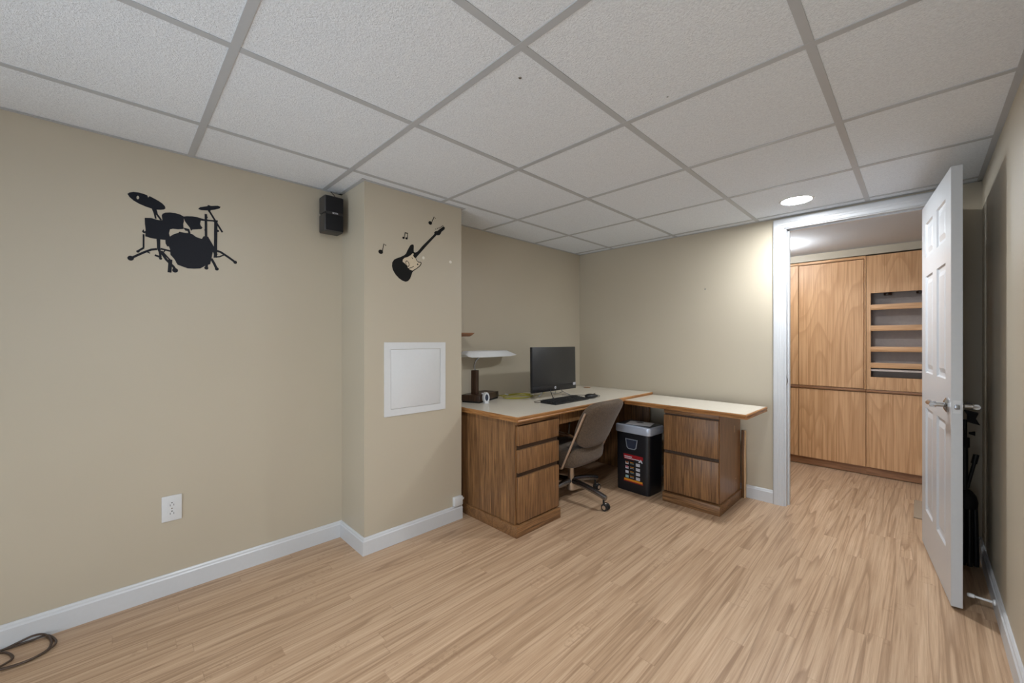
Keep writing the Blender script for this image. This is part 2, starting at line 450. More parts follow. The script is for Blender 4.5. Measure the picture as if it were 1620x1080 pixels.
DRUM_POLYS= [[(-0.2182, 1.8224), (-0.2122, 1.8301), (-0.1986, 1.8365), (-0.1803, 1.8384), (-0.1617, 1.8356), (-0.1529, 1.8328), (-0.1501, 1.8229), (-0.1454, 1.8313), (-0.1301, 1.8245), (-0.1141, 1.8169), (-0.101, 1.808), (-0.0919, 1.7972), (-0.0905, 1.788), (-0.0961, 1.7815), (-0.1076, 1.7776), (-0.1237, 1.7747), (-0.1397, 1.7766), (-0.1586, 1.7806), (-0.1803, 1.7881), (-0.1986, 1.7983), (-0.2107, 1.8098)], [(-0.1381, 1.7769), (-0.1317, 1.7571), (-0.1269, 1.7325), (-0.1212, 1.7337), (-0.1237, 1.7524), (-0.1092, 1.7298), (-0.1017, 1.7314), (-0.1173, 1.756), (-0.1189, 1.7664), (-0.1221, 1.7764)], [(-0.1617, 1.7292), (-0.1397, 1.7331), (-0.1141, 1.7288), (-0.0994, 1.731), (-0.078, 1.7321), (-0.0746, 1.6935), (-0.078, 1.6754), (-0.0746, 1.6586), (-0.0746, 1.6446), (-0.0945, 1.642), (-0.1205, 1.6408), (-0.1429, 1.6419), (-0.1601, 1.6464), (-0.1586, 1.6771), (-0.1611, 1.7019)], [(-0.171, 1.6662), (-0.1654, 1.6779), (-0.163, 1.6678), (-0.157, 1.671), (-0.157, 1.6626), (-0.1648, 1.659), (-0.1673, 1.6619)], [(-0.1037, 1.7526), (-0.101, 1.7609), (-0.0912, 1.7683), (-0.0746, 1.7729), (-0.0545, 1.7744), (-0.0375, 1.7715), (-0.0254, 1.7653), (-0.0237, 1.7435), (-0.0265, 1.7296), (-0.0254, 1.7062), (-0.0443, 1.7003), (-0.0646, 1.699), (-0.078, 1.6928), (-0.0879, 1.7083), (-0.101, 1.7272)], [(-0.0271, 1.7641), (-0.0133, 1.7689), (0.0078, 1.7726), (0.0257, 1.7733), (0.0401, 1.7705), (0.0565, 1.7686), (0.088, 1.7716), (0.1069, 1.7746), (0.1077, 1.7687), (0.1012, 1.7604), (0.088, 1.7646), (0.0583, 1.7607), (0.0401, 1.7591), (0.0372, 1.7426), (0.0401, 1.7341), (0.0466, 1.7263), (0.0419, 1.7185), (0.0257, 1.714), (0.0078, 1.7096), (0.0025, 1.7018), (-0.0021, 1.7166), (-0.0133, 1.7323), (-0.0209, 1.7441)], [(-0.0271, 1.7117), (-0.0167, 1.7115), (-0.0042, 1.7095), (0.0008, 1.6903), (-0.0063, 1.6836), (-0.0105, 1.6993), (-0.0185, 1.6991)], [(-0.078, 1.658), (-0.0612, 1.6742), (-0.0443, 1.684), (-0.0409, 1.6899), (-0.0202, 1.6885), (-0.0063, 1.6898), (0.0078, 1.6871), (0.0221, 1.6762), (0.0437, 1.671), (0.051, 1.6861), (0.062, 1.6835), (0.0657, 1.6612), (0.0768, 1.6493), (0.088, 1.6188), (0.0824, 1.5856), (0.0768, 1.5525), (0.0583, 1.5431), (0.0383, 1.5268), (0.0149, 1.5225), (-0.0098, 1.5207), (-0.034, 1.5286), (-0.0477, 1.5335), (-0.0579, 1.5562), (-0.068, 1.5701), (-0.073, 1.5759), (-0.0746, 1.6018), (-0.0813, 1.6225), (-0.0879, 1.6344)], [(-0.0912, 1.6417), (-0.0813, 1.6465), (-0.0713, 1.633), (-0.078, 1.6144), (-0.0846, 1.6133), (-0.0902, 1.6254)], [(-0.1221, 1.6435), (-0.1085, 1.6416), (-0.1085, 1.6007), (-0.1037, 1.5626), (-0.1059, 1.5494), (-0.1108, 1.553), (-0.1147, 1.5825), (-0.1199, 1.5989)], [(0.0292, 1.8135), (0.0365, 1.8234), (0.0657, 1.8357), (0.0675, 1.8417), (0.0806, 1.8402), (0.1069, 1.8473), (0.1191, 1.8446), (0.1145, 1.8356), (0.0956, 1.8252), (0.0657, 1.8146), (0.0401, 1.8106)], [(0.0657, 1.8174), (0.0798, 1.8206), (0.0753, 1.8067), (0.0709, 1.8071)]]
DRUM_STROKES= [([(-0.1199, 1.5954), (-0.1397, 1.5892), (-0.1617, 1.5752), (-0.1864, 1.5567), (-0.2092, 1.5387)], 0.0068), ([(-0.1654, 1.6547), (-0.1654, 1.5935)], 0.0046), ([(-0.1648, 1.5936), (-0.1849, 1.5749)], 0.0057), ([(-0.157, 1.578), (-0.1435, 1.5725)], 0.0034), ([(-0.1276, 1.5664), (-0.1059, 1.5593)], 0.0063), ([(-0.1076, 1.5987), (-0.073, 1.5934)], 0.0057), ([(-0.1076, 1.5879), (-0.0879, 1.5519), (-0.0612, 1.5207), (-0.0545, 1.504)], 0.0074), ([(-0.1037, 1.5756), (-0.0919, 1.5934)], 0.0034), ([(-0.1037, 1.5885), (-0.073, 1.5497)], 0.0046), ([(-0.073, 1.5541), (-0.0763, 1.4934)], 0.0103), ([(0.0594, 1.7953), (0.0602, 1.6832)], 0.0074), ([(0.0602, 1.7794), (0.0657, 1.7829)], 0.0057), ([(0.0539, 1.715), (0.062, 1.7179)], 0.0051), ([(0.0724, 1.8143), (0.0956, 1.7722), (0.1261, 1.7186)], 0.0057), ([(0.0993, 1.7693), (0.0974, 1.5878)], 0.0097), ([(0.062, 1.6835), (0.088, 1.6327), (0.1001, 1.6012)], 0.0103), ([(0.0993, 1.6229), (0.1184, 1.6189), (0.1533, 1.5959), (0.1802, 1.576)], 0.0074), ([(0.0899, 1.589), (0.1145, 1.5949), (0.1338, 1.6072)], 0.0046), ([(0.0806, 1.5807), (0.0918, 1.5591), (0.1031, 1.5318)], 0.008), ([(0.0627, 1.5483), (0.0613, 1.5311)], 0.008), ([(0.0993, 1.674), (0.1024, 1.676)], 0.0057)]
DRUM_DOTS= [(-0.2077, 1.5406, 0.0097), (-0.184, 1.5742, 0.0051), (-0.0562, 1.506, 0.0097), (0.1798, 1.5759, 0.0074), (0.1031, 1.5327, 0.0074), (0.0613, 1.532, 0.0074), (0.1069, 1.722, 0.0051), (-0.1076, 1.5534, 0.0051)]
DRUM_HOLE= [(-0.18, 1.8158), (-0.1807, 1.8114), (-0.1825, 1.808), (-0.1849, 1.8067), (-0.1871, 1.808), (-0.1884, 1.8115), (-0.1884, 1.8159), (-0.1871, 1.82), (-0.1849, 1.8225), (-0.1825, 1.8225), (-0.1807, 1.82)]
GUITAR= [(0.9944, 1.7346), (1.0015, 1.7471), (1.0134, 1.7555), (1.0244, 1.7552), (1.0263, 1.7462), (1.0253, 1.7249), (1.0263, 1.7115), (1.0349, 1.7094), (1.047, 1.7147), (1.0592, 1.726), (1.0838, 1.7558), (1.1138, 1.7868), (1.1444, 1.8184), (1.1702, 1.8443), (1.1733, 1.8502), (1.1718, 1.8587), (1.1806, 1.867), (1.1964, 1.8723), (1.2123, 1.8865), (1.2311, 1.9014), (1.2419, 1.909), (1.2511, 1.9054), (1.2511, 1.8941), (1.2392, 1.8828), (1.2257, 1.8712), (1.2203, 1.859), (1.2123, 1.8486), (1.1991, 1.8439), (1.1885, 1.8433), (1.1598, 1.8124), (1.124, 1.7733), (1.0838, 1.7278), (1.0446, 1.6832), (1.0407, 1.6763), (1.047, 1.6644), (1.0592, 1.6567), (1.074, 1.6583), (1.0799, 1.654), (1.0779, 1.643), (1.0666, 1.6286), (1.0446, 1.6108), (1.0253, 1.5978), (1.0158, 1.5873), (1.0101, 1.5706), (1.0015, 1.5486), (0.9874, 1.5323), (0.9711, 1.5264), (0.9503, 1.5305), (0.9275, 1.5425), (0.905, 1.5625), (0.8895, 1.5851), (0.8828, 1.6086), (0.885, 1.6292), (0.8961, 1.6471), (0.914, 1.6578), (0.9366, 1.6681), (0.9595, 1.6811), (0.9734, 1.6936), (0.9827, 1.7139)]
PICKGUARD= [(1.0186, 1.7035), (1.0253, 1.7003), (1.0205, 1.6881), (1.0277, 1.6807), (1.0378, 1.675), (1.0436, 1.6622), (1.0582, 1.6523), (1.072, 1.6533), (1.074, 1.6484), (1.0641, 1.6334), (1.0422, 1.6147), (1.0158, 1.5983), (0.9992, 1.6021), (0.9874, 1.6099), (0.978, 1.6233), (0.9641, 1.636), (0.9512, 1.6425), (0.9526, 1.6552), (0.9641, 1.6672), (0.9874, 1.6769), (1.0063, 1.6902)]
RINGO= [(0.9947, 1.6368), (0.9957, 1.631), (0.9953, 1.6256), (0.9935, 1.6212), (0.9906, 1.6184), (0.9868, 1.6174), (0.9825, 1.6183), (0.9783, 1.6211), (0.9746, 1.6253), (0.9718, 1.6307), (0.9701, 1.6365), (0.9698, 1.6421), (0.9709, 1.6471), (0.9733, 1.6507), (0.9767, 1.6527), (0.9807, 1.6528), (0.985, 1.651), (0.989, 1.6474), (0.9924, 1.6426)]
RINGC=(sum(p[0] for p in RINGO)/len(RINGO), sum(p[1] for p in RINGO)/len(RINGO))
PEGS= [(1.1833, 1.8808), (1.1954, 1.8868), (1.207, 1.8922), (1.2177, 1.8988), (1.2273, 1.9052), (1.2365, 1.9115)]
GLINES= [[(0.9897, 1.6081), (1.0086, 1.6147), (1.0253, 1.6253)], [(1.012, 1.6771), (1.0182, 1.6696)]]
GDOT= [(1.0519, 1.6407)]
NOTES= [{'heads': [(0.8138, 1.6799)], 'stems': [[(0.8235, 1.6826), (0.8329, 1.7281), (0.8467, 1.7204)]]}, {'heads': [(0.9572, 1.7846), (0.9771, 1.7848)], 'stems': [[(0.9627, 1.7864), (0.9678, 1.819), (0.9841, 1.8187), (0.9827, 1.7867)], [(0.9669, 1.8146), (0.9841, 1.815)]]}, {'heads': [(1.1418, 1.9108)], 'stems': [[(1.1516, 1.9141), (1.1702, 1.9555), (1.1806, 1.9454)]]}]
PATCHES= [(1.0938, 1.6861), (1.2968, 1.6883)]

# ================================================================== THE SETTING
LX, RX, BY, FY = -0.395, 2.300, 3.140, -1.60      # left, right, back and rear walls
CX, CY0, CY1 = -0.085, 0.718, 1.385               # boxed-in column
T = 0.12                                          # wall thickness
DX0, DX1, DZ = 1.389, 2.122, 1.972                # door opening
HX0, HX1, HY1, HZ = 0.20, 3.30, 4.90, 2.000       # hall beyond
CABY = 4.44

struct(MB().box(LX - T, HX1 + T, FY - T, HY1 + T, -0.08, 0.0).build('floor', M_FLOOR))

struct(MB().box(LX - T, LX, FY - T, BY + T, 0, CEIL + 0.12).build('wall_left', M_WALL))
# rear wall behind the camera, with a patio door added for fill light
GX0, GX1, GZ1 = 0.15, 2.05, 2.0
m = MB()
m.box(LX, GX0, FY - T, FY, 0, CEIL + 0.12).box(GX1, RX, FY - T, FY, 0, CEIL + 0.12).box(GX0, GX1, FY - T, FY, GZ1, CEIL + 0.12)
struct(m.build('wall_rear', M_WALL))
m = MB()
m.box(LX, DX0 - 0.004, BY, BY + T, 0, CEIL + 0.12)
m.box(DX1 + 0.004, HX1, BY, BY + T, 0, CEIL + 0.12)
m.box(DX0 - 0.004, DX1 + 0.004, BY, BY + T, DZ + 0.004, CEIL + 0.12)
struct(m.build('wall_back', M_WALL))
# right wall behind the camera; its wide window is added to carry fill light
WY0, WY1, WZ0, WZ1 = -1.45, -0.20, 0.74, 1.92
m = MB()
m.box(RX, RX + T, FY - T, WY0, 0, CEIL + 0.12).box(RX, RX + T, WY1, BY, 0, CEIL + 0.12)
m.box(RX, RX + T, WY0, WY1, 0, WZ0).box(RX, RX + T, WY0, WY1, WZ1, CEIL + 0.12)
struct(m.build('wall_right', M_WALL))
m = MB()
for a, b in ((WY0, WY0 + 0.05), (WY1 - 0.05, WY1), ((WY0 + WY1) / 2 - 0.02, (WY0 + WY1) / 2 + 0.02)):
    m.box(RX + 0.04, RX + 0.08, a, b, WZ0, WZ1)
m.box(RX + 0.04, RX + 0.08, WY0, WY1, WZ0, WZ0 + 0.05).box(RX + 0.04, RX + 0.08, WY0, WY1, WZ1 - 0.05, WZ1)
win = struct(m.build('added_window', M_WHITE))
MB().box(RX + 0.058, RX + 0.062, WY0 + 0.03, WY1 - 0.03, WZ0 + 0.03, WZ1 - 0.03).build('added_window_pane', M_GLASS, win)
wcol = struct(MB().box(LX, CX, CY0, CY1, 0, CEIL + 0.02).build('wall_column', M_WALL))
for (y, z), r in zip(PATCHES, (0.009, 0.010)):
    MB().lathe([(0, 0.0), (r, 0.0), (r * 0.9, 0.0006), (0, 0.0008)], (CX, y, z), 'x', 14).build('spackle_patch', M_PATCH, wcol)
m = MB(); yf0, yf1 = FY - 0.08, FY - 0.03
for a, b in ((GX0, GX0 + 0.06), (GX1 - 0.06, GX1), ((GX0 + GX1) / 2 - 0.035, (GX0 + GX1) / 2 + 0.035)): m.box(a, b, yf0, yf1, 0.0, GZ1)
m.box(GX0, GX1, yf0, yf1, 0.0, 0.07).box(GX0, GX1, yf0, yf1, GZ1 - 0.06, GZ1)
win = struct(m.build('added_patio_door', M_WHITE))  # frame of the added patio door
MB().box(GX0 + 0.03, GX1 - 0.03, FY - 0.058, FY - 0.053, 0.04, GZ1 - 0.03).build('added_window_pane', M_GLASS, win)

# hall shell
struct(MB().box(HX0 - T, HX0, BY + T, HY1, 0, HZ + 0.2).build('wall_hall_left', M_WALL))
struct(MB().box(HX1, HX1 + T, BY + T, HY1, 0, HZ + 0.2).build('wall_hall_right', M_WALL))
struct(MB().box(HX0 - T, HX1 + T, HY1, HY1 + T, 0, HZ + 0.2).box(HX0, HX1, CABY + 0.012, HY1, 1.935, HZ).build('wall_hall_back', M_WALL))
struct(MB().box(HX0, HX1, BY + T, HY1, HZ, HZ + 0.1).build('ceiling_hall', M_DRYWALL))

# suspended ceiling: lay-in tiles on a two-foot grid
G = 0.6096; BW = 0.0125
xs = [LX] + [G * i for i in range(0, 4)] + [RX]
ys = [FY] + [G * j for j in range(-2, 6)] + [BY]
tb = MB()
for i in range(len(xs) - 1):
    for j in range(len(ys) - 1):
        a, b, c, d = xs[i] + 0.003, xs[i + 1] - 0.003, ys[j] + 0.003, ys[j + 1] - 0.003
        if xs[i] < CX and ys[j] < CY1 and ys[j + 1] > CY0:      # tiles cut around the column
            for c2, d2, a2 in ((c, min(d, CY0), a), (max(c, CY0), min(d, CY1), max(a, CX)), (max(c, CY1), d, a)):
                if d2 - c2 > 0.01 and b - a2 > 0.01: tb.box(a2, b, c2, d2, CEIL + 0.0021, CEIL + 0.016)
        else: tb.box(a, b, c, d, CEIL + 0.0021, CEIL + 0.016)
struct(tb.build('ceiling', M_TILE))
struct(MB().box(LX - T, RX + T, FY - T, BY + T, CEIL + 0.12, CEIL + 0.2).build('ceiling_deck', M_DRYWALL))
gb = MB()
for x in xs[1:-1]:
    if x < CX: gb.box(x - BW, x + BW, FY, CY0, CEIL, CEIL + 0.002).box(x - BW, x + BW, CY1, BY, CEIL, CEIL + 0.002)
    else: gb.box(x - BW, x + BW, FY, BY, CEIL, CEIL + 0.002)
    gb.box(x - 0.002, x + 0.002, CY1, BY, CEIL + 0.001, CEIL + 0.035)
for y in ys[1:-1]:
    x0 = CX if CY0 < y < CY1 else LX
    gb.box(x0, RX, y - BW, y + BW, CEIL - 0.0006, CEIL + 0.0018)
an = 0.020                                                       # wall angle
gb.box(LX, LX + an, FY, CY0, CEIL - 0.001, CEIL + 0.001).box(LX, LX + an, CY1, BY, CEIL - 0.001, CEIL + 0.001)
gb.box(LX, CX + an, CY0 - an, CY0, CEIL - 0.001, CEIL + 0.001).box(CX, CX + an, CY0 - an, CY1 + an, CEIL - 0.0012, CEIL + 0.0008)
gb.box(LX, CX + an, CY1, CY1 + an, CEIL - 0.001, CEIL + 0.001)
gb.box(LX, RX, BY - an, BY, CEIL - 0.001, CEIL + 0.001).box(LX, RX, FY, FY + an, CEIL - 0.001, CEIL + 0.001)
gb.box(RX - an, RX, FY, BY, CEIL - 0.001, CEIL + 0.001)
struct(gb.build('trim_1', M_GRID))

# baseboards: flat face, sloped cap
BH, BT = 0.094, 0.014
def base_run(name, p, q, nrm, m0=0, m1=0):
    """from p to q on the floor along a wall whose room side is nrm; m0/m1 mitre the ends (+1 outer corner, -1 inner)"""
    p, q, n = Vector((*p, 0)), Vector((*q, 0)), Vector((*nrm, 0))
    d = (q - p).normalized()
    prof = [(0, 0), (BT, 0), (BT, BH * 0.80), (BT * 0.72, BH * 0.86), (BT * 0.62, BH * 0.93), (BT * 0.3, BH), (0, BH)]
    m = MB()
    m.loft([[e + n * a + d * (k * a) + Vector((0, 0, b)) for a, b in prof] for e, k in ((p, -m0), (q, m1))])
    return struct(m.build(name, M_WHITE, smooth=8))
base_run('baseboard_left', (LX, FY), (LX, CY0), (1, 0), -1, -1)
base_run('baseboard_column_side', (LX, CY0), (CX, CY0), (0, -1), -1, 1)
base_run('baseboard_column_front', (CX, CY0), (CX, CY1), (1, 0), 1, 0)
base_run('baseboard_alcove', (LX, CY1), (LX, BY), (1, 0), 0, -1)
base_run('baseboard_back', (LX, BY), (DX0 - 0.075, BY), (0, -1), -1, 0)
base_run('baseboard_right', (RX, FY), (RX, BY), (-1, 0), 0, -1)
base_run('baseboard_back_right', (DX1 + 0.075, BY), (RX, BY), (0, -1), 0, -1)

# door casing (stepped profile), jambs and stop
def casing(name, p, q, side, into):
    """p->q along the inner edge; side = direction away from the opening, into = out of the wall"""
    p, q, s, o = Vector(p), Vector(q), Vector(side), Vector(into)
    prof = [(0, 0), (0, 0.010), (0.004, 0.012), (0.018, 0.012), (0.022, 0.015), (0.034, 0.015), (0.038, 0.018), (0.060, 0.018), (0.066, 0.014), (0.066, 0)]
    m = MB(); m.loft([[e + s * (a * k) + o * b + w * (a * k) for a, b in prof] for e, k, w in ((p[0] if False else p, 1, Vector((0, 0, 0))), (q, 1, Vector((0, 0, 1)) if abs(side[0]) else Vector((0, 0, 0))))])
    return struct(m.build(name, M_WHITE, smooth=8))
casing('trim_2', (DX0 - 0.008, BY, 0), (DX0 - 0.008, BY, DZ + 0.006), (-1, 0, 0), (0, -1, 0))
casing('trim_3', (DX1 + 0.008, BY, 0), (DX1 + 0.008, BY, DZ + 0.006), (1, 0, 0), (0, -1, 0))
m = MB()
prof = [(0, 0), (0, 0.010), (0.004, 0.012), (0.018, 0.012), (0.022, 0.015), (0.034, 0.015), (0.038, 0.018), (0.060, 0.018), (0.066, 0.014), (0.066, 0)]
m.loft([[Vector((DX0 - 0.008 - a, BY - b, DZ + 0.006 + a)) for a, b in prof], [Vector((DX1 + 0.008 + a, BY - b, DZ + 0.006 + a)) for a, b in prof]])
struct(m.build('trim_4', M_WHITE, smooth=8))
m = MB()
m.box(DX0 - 0.010, DX0 + 0.004, BY - 0.001, BY + T + 0.001, 0, DZ + 0.004)
m.box(DX1 - 0.002, DX1 + 0.010, BY - 0.001, BY + T + 0.001, 0, DZ + 0.004)
m.box(DX0 - 0.010, DX1 + 0.010, BY - 0.001, BY + T + 0.001, DZ, DZ + 0.014)
m.box(DX0 + 0.004, DX0 + 0.014, BY + 0.042, BY + 0.075, 0, DZ).box(DX1 - 0.012, DX1 - 0.002, BY + 0.042, BY + 0.075, 0, DZ)
m.box(DX0, DX1, BY + 0.042, BY + 0.075, DZ - 0.010, DZ)
jamb = struct(m.build('trim_5', M_WHITE))
mk = MB().box(DX0 + 0.004, DX0 + 0.0055, BY + 0.008, BY + 0.034, 0.862, 0.922, 0.0005)
mk.build('strike_plate', M_NICKEL, jamb)
MB().box(DX0 + 0.0045, DX0 + 0.006, BY + 0.014, BY + 0.028, 0.877, 0.907).build('latch_hole', M_DARK_SLOT, jamb)
# hall-side casing
m = MB()
m.box(DX0 - 0.075, DX0 - 0.008, BY + T, BY + T + 0.015, 0, DZ + 0.02).box(DX1 + 0.008, DX1 + 0.075, BY + T, BY + T + 0.015, 0, DZ + 0.02)
struct(m.build('trim_6', M_WHITE))

# ------------------------------------------------------------------ six-panel door, open into the room
DW, DH, DT = 0.745, 1.925, 0.035
HPX, HPY = 2.0685, 3.094                           # hinge-side corner of the face seen
ang = math.atan2(2.327 - HPY, 2.158 - HPX)         # direction of the leaf
e_u = Vector((math.cos(ang), math.sin(ang), 0))
e_t = Vector((-math.sin(ang), math.cos(ang), 0))   # towards the right wall
DM = Matrix((e_u, Vector((0, 0, 1)), e_t)).transposed().to_4x4(); DM.translation = Vector((HPX, HPY, 0.014))
def door_leaf():
    m = MB()
    st, mu = 0.112, 0.10
    pw = (DW - 2 * st - mu) / 2
    us = [0, st, st + pw, st + pw + mu, DW - st, DW]
    ws = [0, 0.215, 0.790, 0.985, 1.520, 1.625, 1.815, DH]
    for face, tz, sg in ((0, 0.0, 1), (1, DT, -1)):
        for i in range(5):
            for j in range(7):
                u0, u1, w0, w1 = us[i], us[i + 1], ws[j], ws[j + 1]
                if i in (1, 3) and j in (1, 3, 5):
                    rings = []
                    for ins, dep in ((0, 0), (0.006, 0.007), (0.014, 0.009), (0.022, 0.0095), (0.046, 0.003)):
                        rings.append([Vector((u, w, tz + sg * dep)) for u, w in ((u0 + ins, w0 + ins), (u1 - ins, w0 + ins), (u1 - ins, w1 - ins), (u0 + ins, w1 - ins))])
                    o = []
                    for r in rings: o += r
                    fs = [(4 * a + k, 4 * a + (k + 1) % 4, 4 * a + 4 + (k + 1) % 4, 4 * a + 4 + k) for a in range(4) for k in range(4)] + [(16, 17, 18, 19)]
                    m.add(o, fs)
                else:
                    m.add([(u0, w0, tz), (u1, w0, tz), (u1, w1, tz), (u0, w1, tz)], [(0, 1, 2, 3)])
    m.add([(0, 0, 0), (DW, 0, 0), (DW, 0, DT), (0, 0, DT), (0, DH, 0), (DW, DH, 0), (DW, DH, DT), (0, DH, DT)],
          [(0, 1, 2, 3), (4, 5, 6, 7), (0, 3, 7, 4), (1, 2, 6, 5)])
    m.v = [DM @ v for v in m.v]
    return m
door = door_leaf().build('door_1', M_DOOR, smooth=12); struct(door)
door['label'] = 'white six-panel door standing open beside the right wall'
def dpt(u, w, t): return DM @ Vector((u, w, t))
hz, hu = 0.872, DW - 0.062
for t0, sg, nm in ((0.0, -1, 'hall'), (DT, 1, 'room')):
    m = MB()
    ax = e_t * sg; c = dpt(hu, hz, t0)
    m.tube([c, c + ax * 0.006], [0.033, 0.033], 28).tube([c + ax * 0.006, c + ax * 0.013], [0.032, 0.020], 28)
    m.tube([c + ax * 0.010, c + ax * 0.045], [0.011, 0.010], 16)
    h = m.build('door_handle', M_NICKEL, door)
    l = MB()
    k = c + ax * 0.050
    l.tube([k + e_u * 0.012, k, k - e_u * 0.05, k - e_u * 0.095 + Vector((0, 0, -0.004)), k - e_u * 0.112 - ax * 0.006], [0.0115, 0.009], 14, 4)
    l.tube([c + ax * 0.038, c + ax * 0.058], [0.014, 0.012], 16)
    l.build('lever', M_NICKEL, h)
MB().prism([(-0.012, -0.028), (0.012, -0.028), (0.012, 0.028), (-0.012, 0.028)], 0, 0.0012, 'z',
           Matrix.Translation(dpt(DW, hz, DT / 2)) @ basis((0, 0, 0), e_t, (0, 0, 1))).build('latch_plate', M_WHITE, door)
m = MB(); m.box(-0.008, 0.008, -0.010, 0.010, 0, 0.009, 0.003, 2, Matrix.Translation(dpt(DW, hz, DT / 2)) @ basis((0, 0, 0), e_t, (0, 0, 1)))
m.build('latch_bolt', M_CHROMED, door)
for w in (0.20, 0.90, 1.66):
    c = dpt(-0.006, w, DT + 0.004)
    m = MB().cyl(c - Vector((0, 0, 0.044)), c + Vector((0, 0, 0.044)), 0.0065, seg=12)
    m.cyl(c + Vector((0, 0, 0.044)), c + Vector((0, 0, 0.050)), 0.0045, seg=12)
    m.box(-0.0015, 0.0, -0.044, 0.044, -0.030, 0.0, 0, 1, Matrix.Translation(dpt(0, w, DT + 0.002)) @ basis((0, 0, 0), e_u, (0, 0, 1)))
    m.build('door_hinge', M_NICKEL, door)

# ------------------------------------------------------------------ recessed lamps
def ceiling_lamp(x, y, z, label, mat, watts, r=0.076):
    t = thing('ceiling_light', label, 'ceiling light', (x, y, z))
    MB().lathe([(r, -0.001), (r + 0.004, -0.006), (r + 0.014, -0.005), (r + 0.018, 0.0), (r + 0.018, 0.003), (r, 0.003)], (x, y, z), 'z', 48).build('trim_ring', M_PLASTIC_W, t)
    MB().lathe([(0, -0.0045), (r * 0.7, -0.004), (r, -0.002), (r, 0.0), (0, 0.0)], (x, y, z), 'z', 48).build('diffuser', mat, t)
    d = bpy.data.lights.new('downlight_beam', 'SPOT')          # the beam its lens throws down into the room
    d.energy = watts; d.color = (0.93, 0.97, 1.0); d.spot_size = math.radians(150); d.spot_blend = 1.0; d.shadow_soft_size = 0.05
    o = bpy.data.objects.new('downlight_beam', d); o.location = (0, 0, -0.056); COL.objects.link(o); o.parent = t
    return t
ceiling_lamp(1.516, 2.785, CEIL + 0.003, 'round white recessed ceiling light in the tile by the door, lit', M_LEDD, BEAM * 0.8)
ceiling_lamp(1.516, 0.330, CEIL + 0.003, 'added fill light, round and recessed, over the unseen near end of the ceiling', M_LED, BEAM)  # unseen lamp added to brighten the room
t = thing('ceiling_light', 'round white dome light on the hall ceiling, lit', 'ceiling light', (1.130, 3.820, HZ))
MB().lathe([(0, 0), (0.125, 0), (0.125, -0.018), (0.118, -0.022), (0, -0.022)], (1.13, 3.82, HZ), 'z', 40).build('base_plate', M_PLASTIC_W, t)
MB().lathe([(0.05, -0.021), (0.085, -0.035), (0.112, -0.06), (0.118, -0.085), (0.108, -0.112), (0.08, -0.135), (0.04, -0.146), (0, -0.149)], (1.13, 3.82, HZ), 'z', 40).build('dome', M_LEDH, t)

# ================================================================== WALL PIECES
MXL = basis((LX, 0, 0), (0, 1, 0), (0, 0, 1))       # (a,b) -> (y,z) on the left wall, normal +x
MXC = basis((CX, 0, 0), (0, 1, 0), (0, 0, 1))
def stroke_poly(pts, w):
    m = []
    P = [Vector((a, b)) for a, b in pts]
    L, R = [], []
    for i, p in enumerate(P):
        d = (P[min(i + 1, len(P) - 1)] - P[max(i - 1, 0)]).normalized(); n = Vector((-d.y, d.x)) * w / 2
        L.append(p + n); R.append(p - n)
    return [tuple(q) for q in L + R[::-1]]
def disc(c, r, n=16, ry=None): return [(c[0] + r * math.cos(2 * PI * k / n), c[1] + (ry or r) * math.sin(2 * PI * k / n)) for k in range(n)]
def decal(mb, M, splines, th):
    M2 = M @ Matrix.Translation((0, 0, th / 2)); vs, fs = flat_curve(splines, th, M2); mb.add(vs, fs)

m = MB(); th = 0.0006
for i, p in enumerate(DRUM_POLYS):
    decal(m, MXL, [p] + ([DRUM_HOLE] if i == 0 else []), th + i * 0.00002)
for i, (p, w) in enumerate(DRUM_STROKES): decal(m, MXL, [stroke_poly(p, w * 1.35)], th + 0.0003 + i * 0.00001)
for i, (a, b, r) in enumerate(DRUM_DOTS): decal(m, MXL, [disc((a, b), r * 1.1)], th + 0.0006 + i * 0.00001)
tag(m.build('drum_kit_decal', M_DRUMVINYL), 'black drum kit silhouette decal stuck on the left wall', 'wall decal')

g = MB(); decal(g, MXC, [GUITAR], 0.0006)
for p in PEGS: decal(g, MXC, [disc(p, 0.0036, 10)], 0.0006)
gd = tag(g.build('guitar_decal', M_STICKERBLK), 'black electric guitar silhouette decal on the column', 'wall decal')
g = MB(); decal(g, MXC, [PICKGUARD], 0.0009)
pg = g.build('pickguard', M_PICK, gd)
pg['label'] = 'cream pickguard area of the guitar decal'
inner = [(0.72 * (a - RINGC[0]) + RINGC[0], 0.78 * (b - RINGC[1]) + RINGC[1]) for a, b in RINGO]
for nm, shp in [('pickup_ring', [RINGO, inner])] + [('pickguard_line', [stroke_poly(p, 0.0036)]) for p in GLINES] + [('control_knob', [disc(GDOT[0], 0.0048, 12)])]:
    g = MB(); decal(g, MXC, shp, 0.0012); g.build(nm, M_STICKERBLK, pg)
for nt, lb, hr in zip(NOTES, ('black single eighth note decal left of the guitar decal', 'small black paired eighth notes decal above the guitar body',
                          'black single eighth note decal above the guitar headstock'), (0.0140, 0.0076, 0.0128)):
    g = MB()
    for h in nt['heads']: decal(g, MXC, [disc(h, hr, 18, hr * 0.86)], 0.0006)
    for i, s in enumerate(nt['stems']): decal(g, MXC, [stroke_poly(s, 0.0042)], 0.0007 + 0.0001 * i)
    tag(g.build('music_note_decal', M_STICKERBLK), lb, 'wall decal', 'music note decals around the guitar')

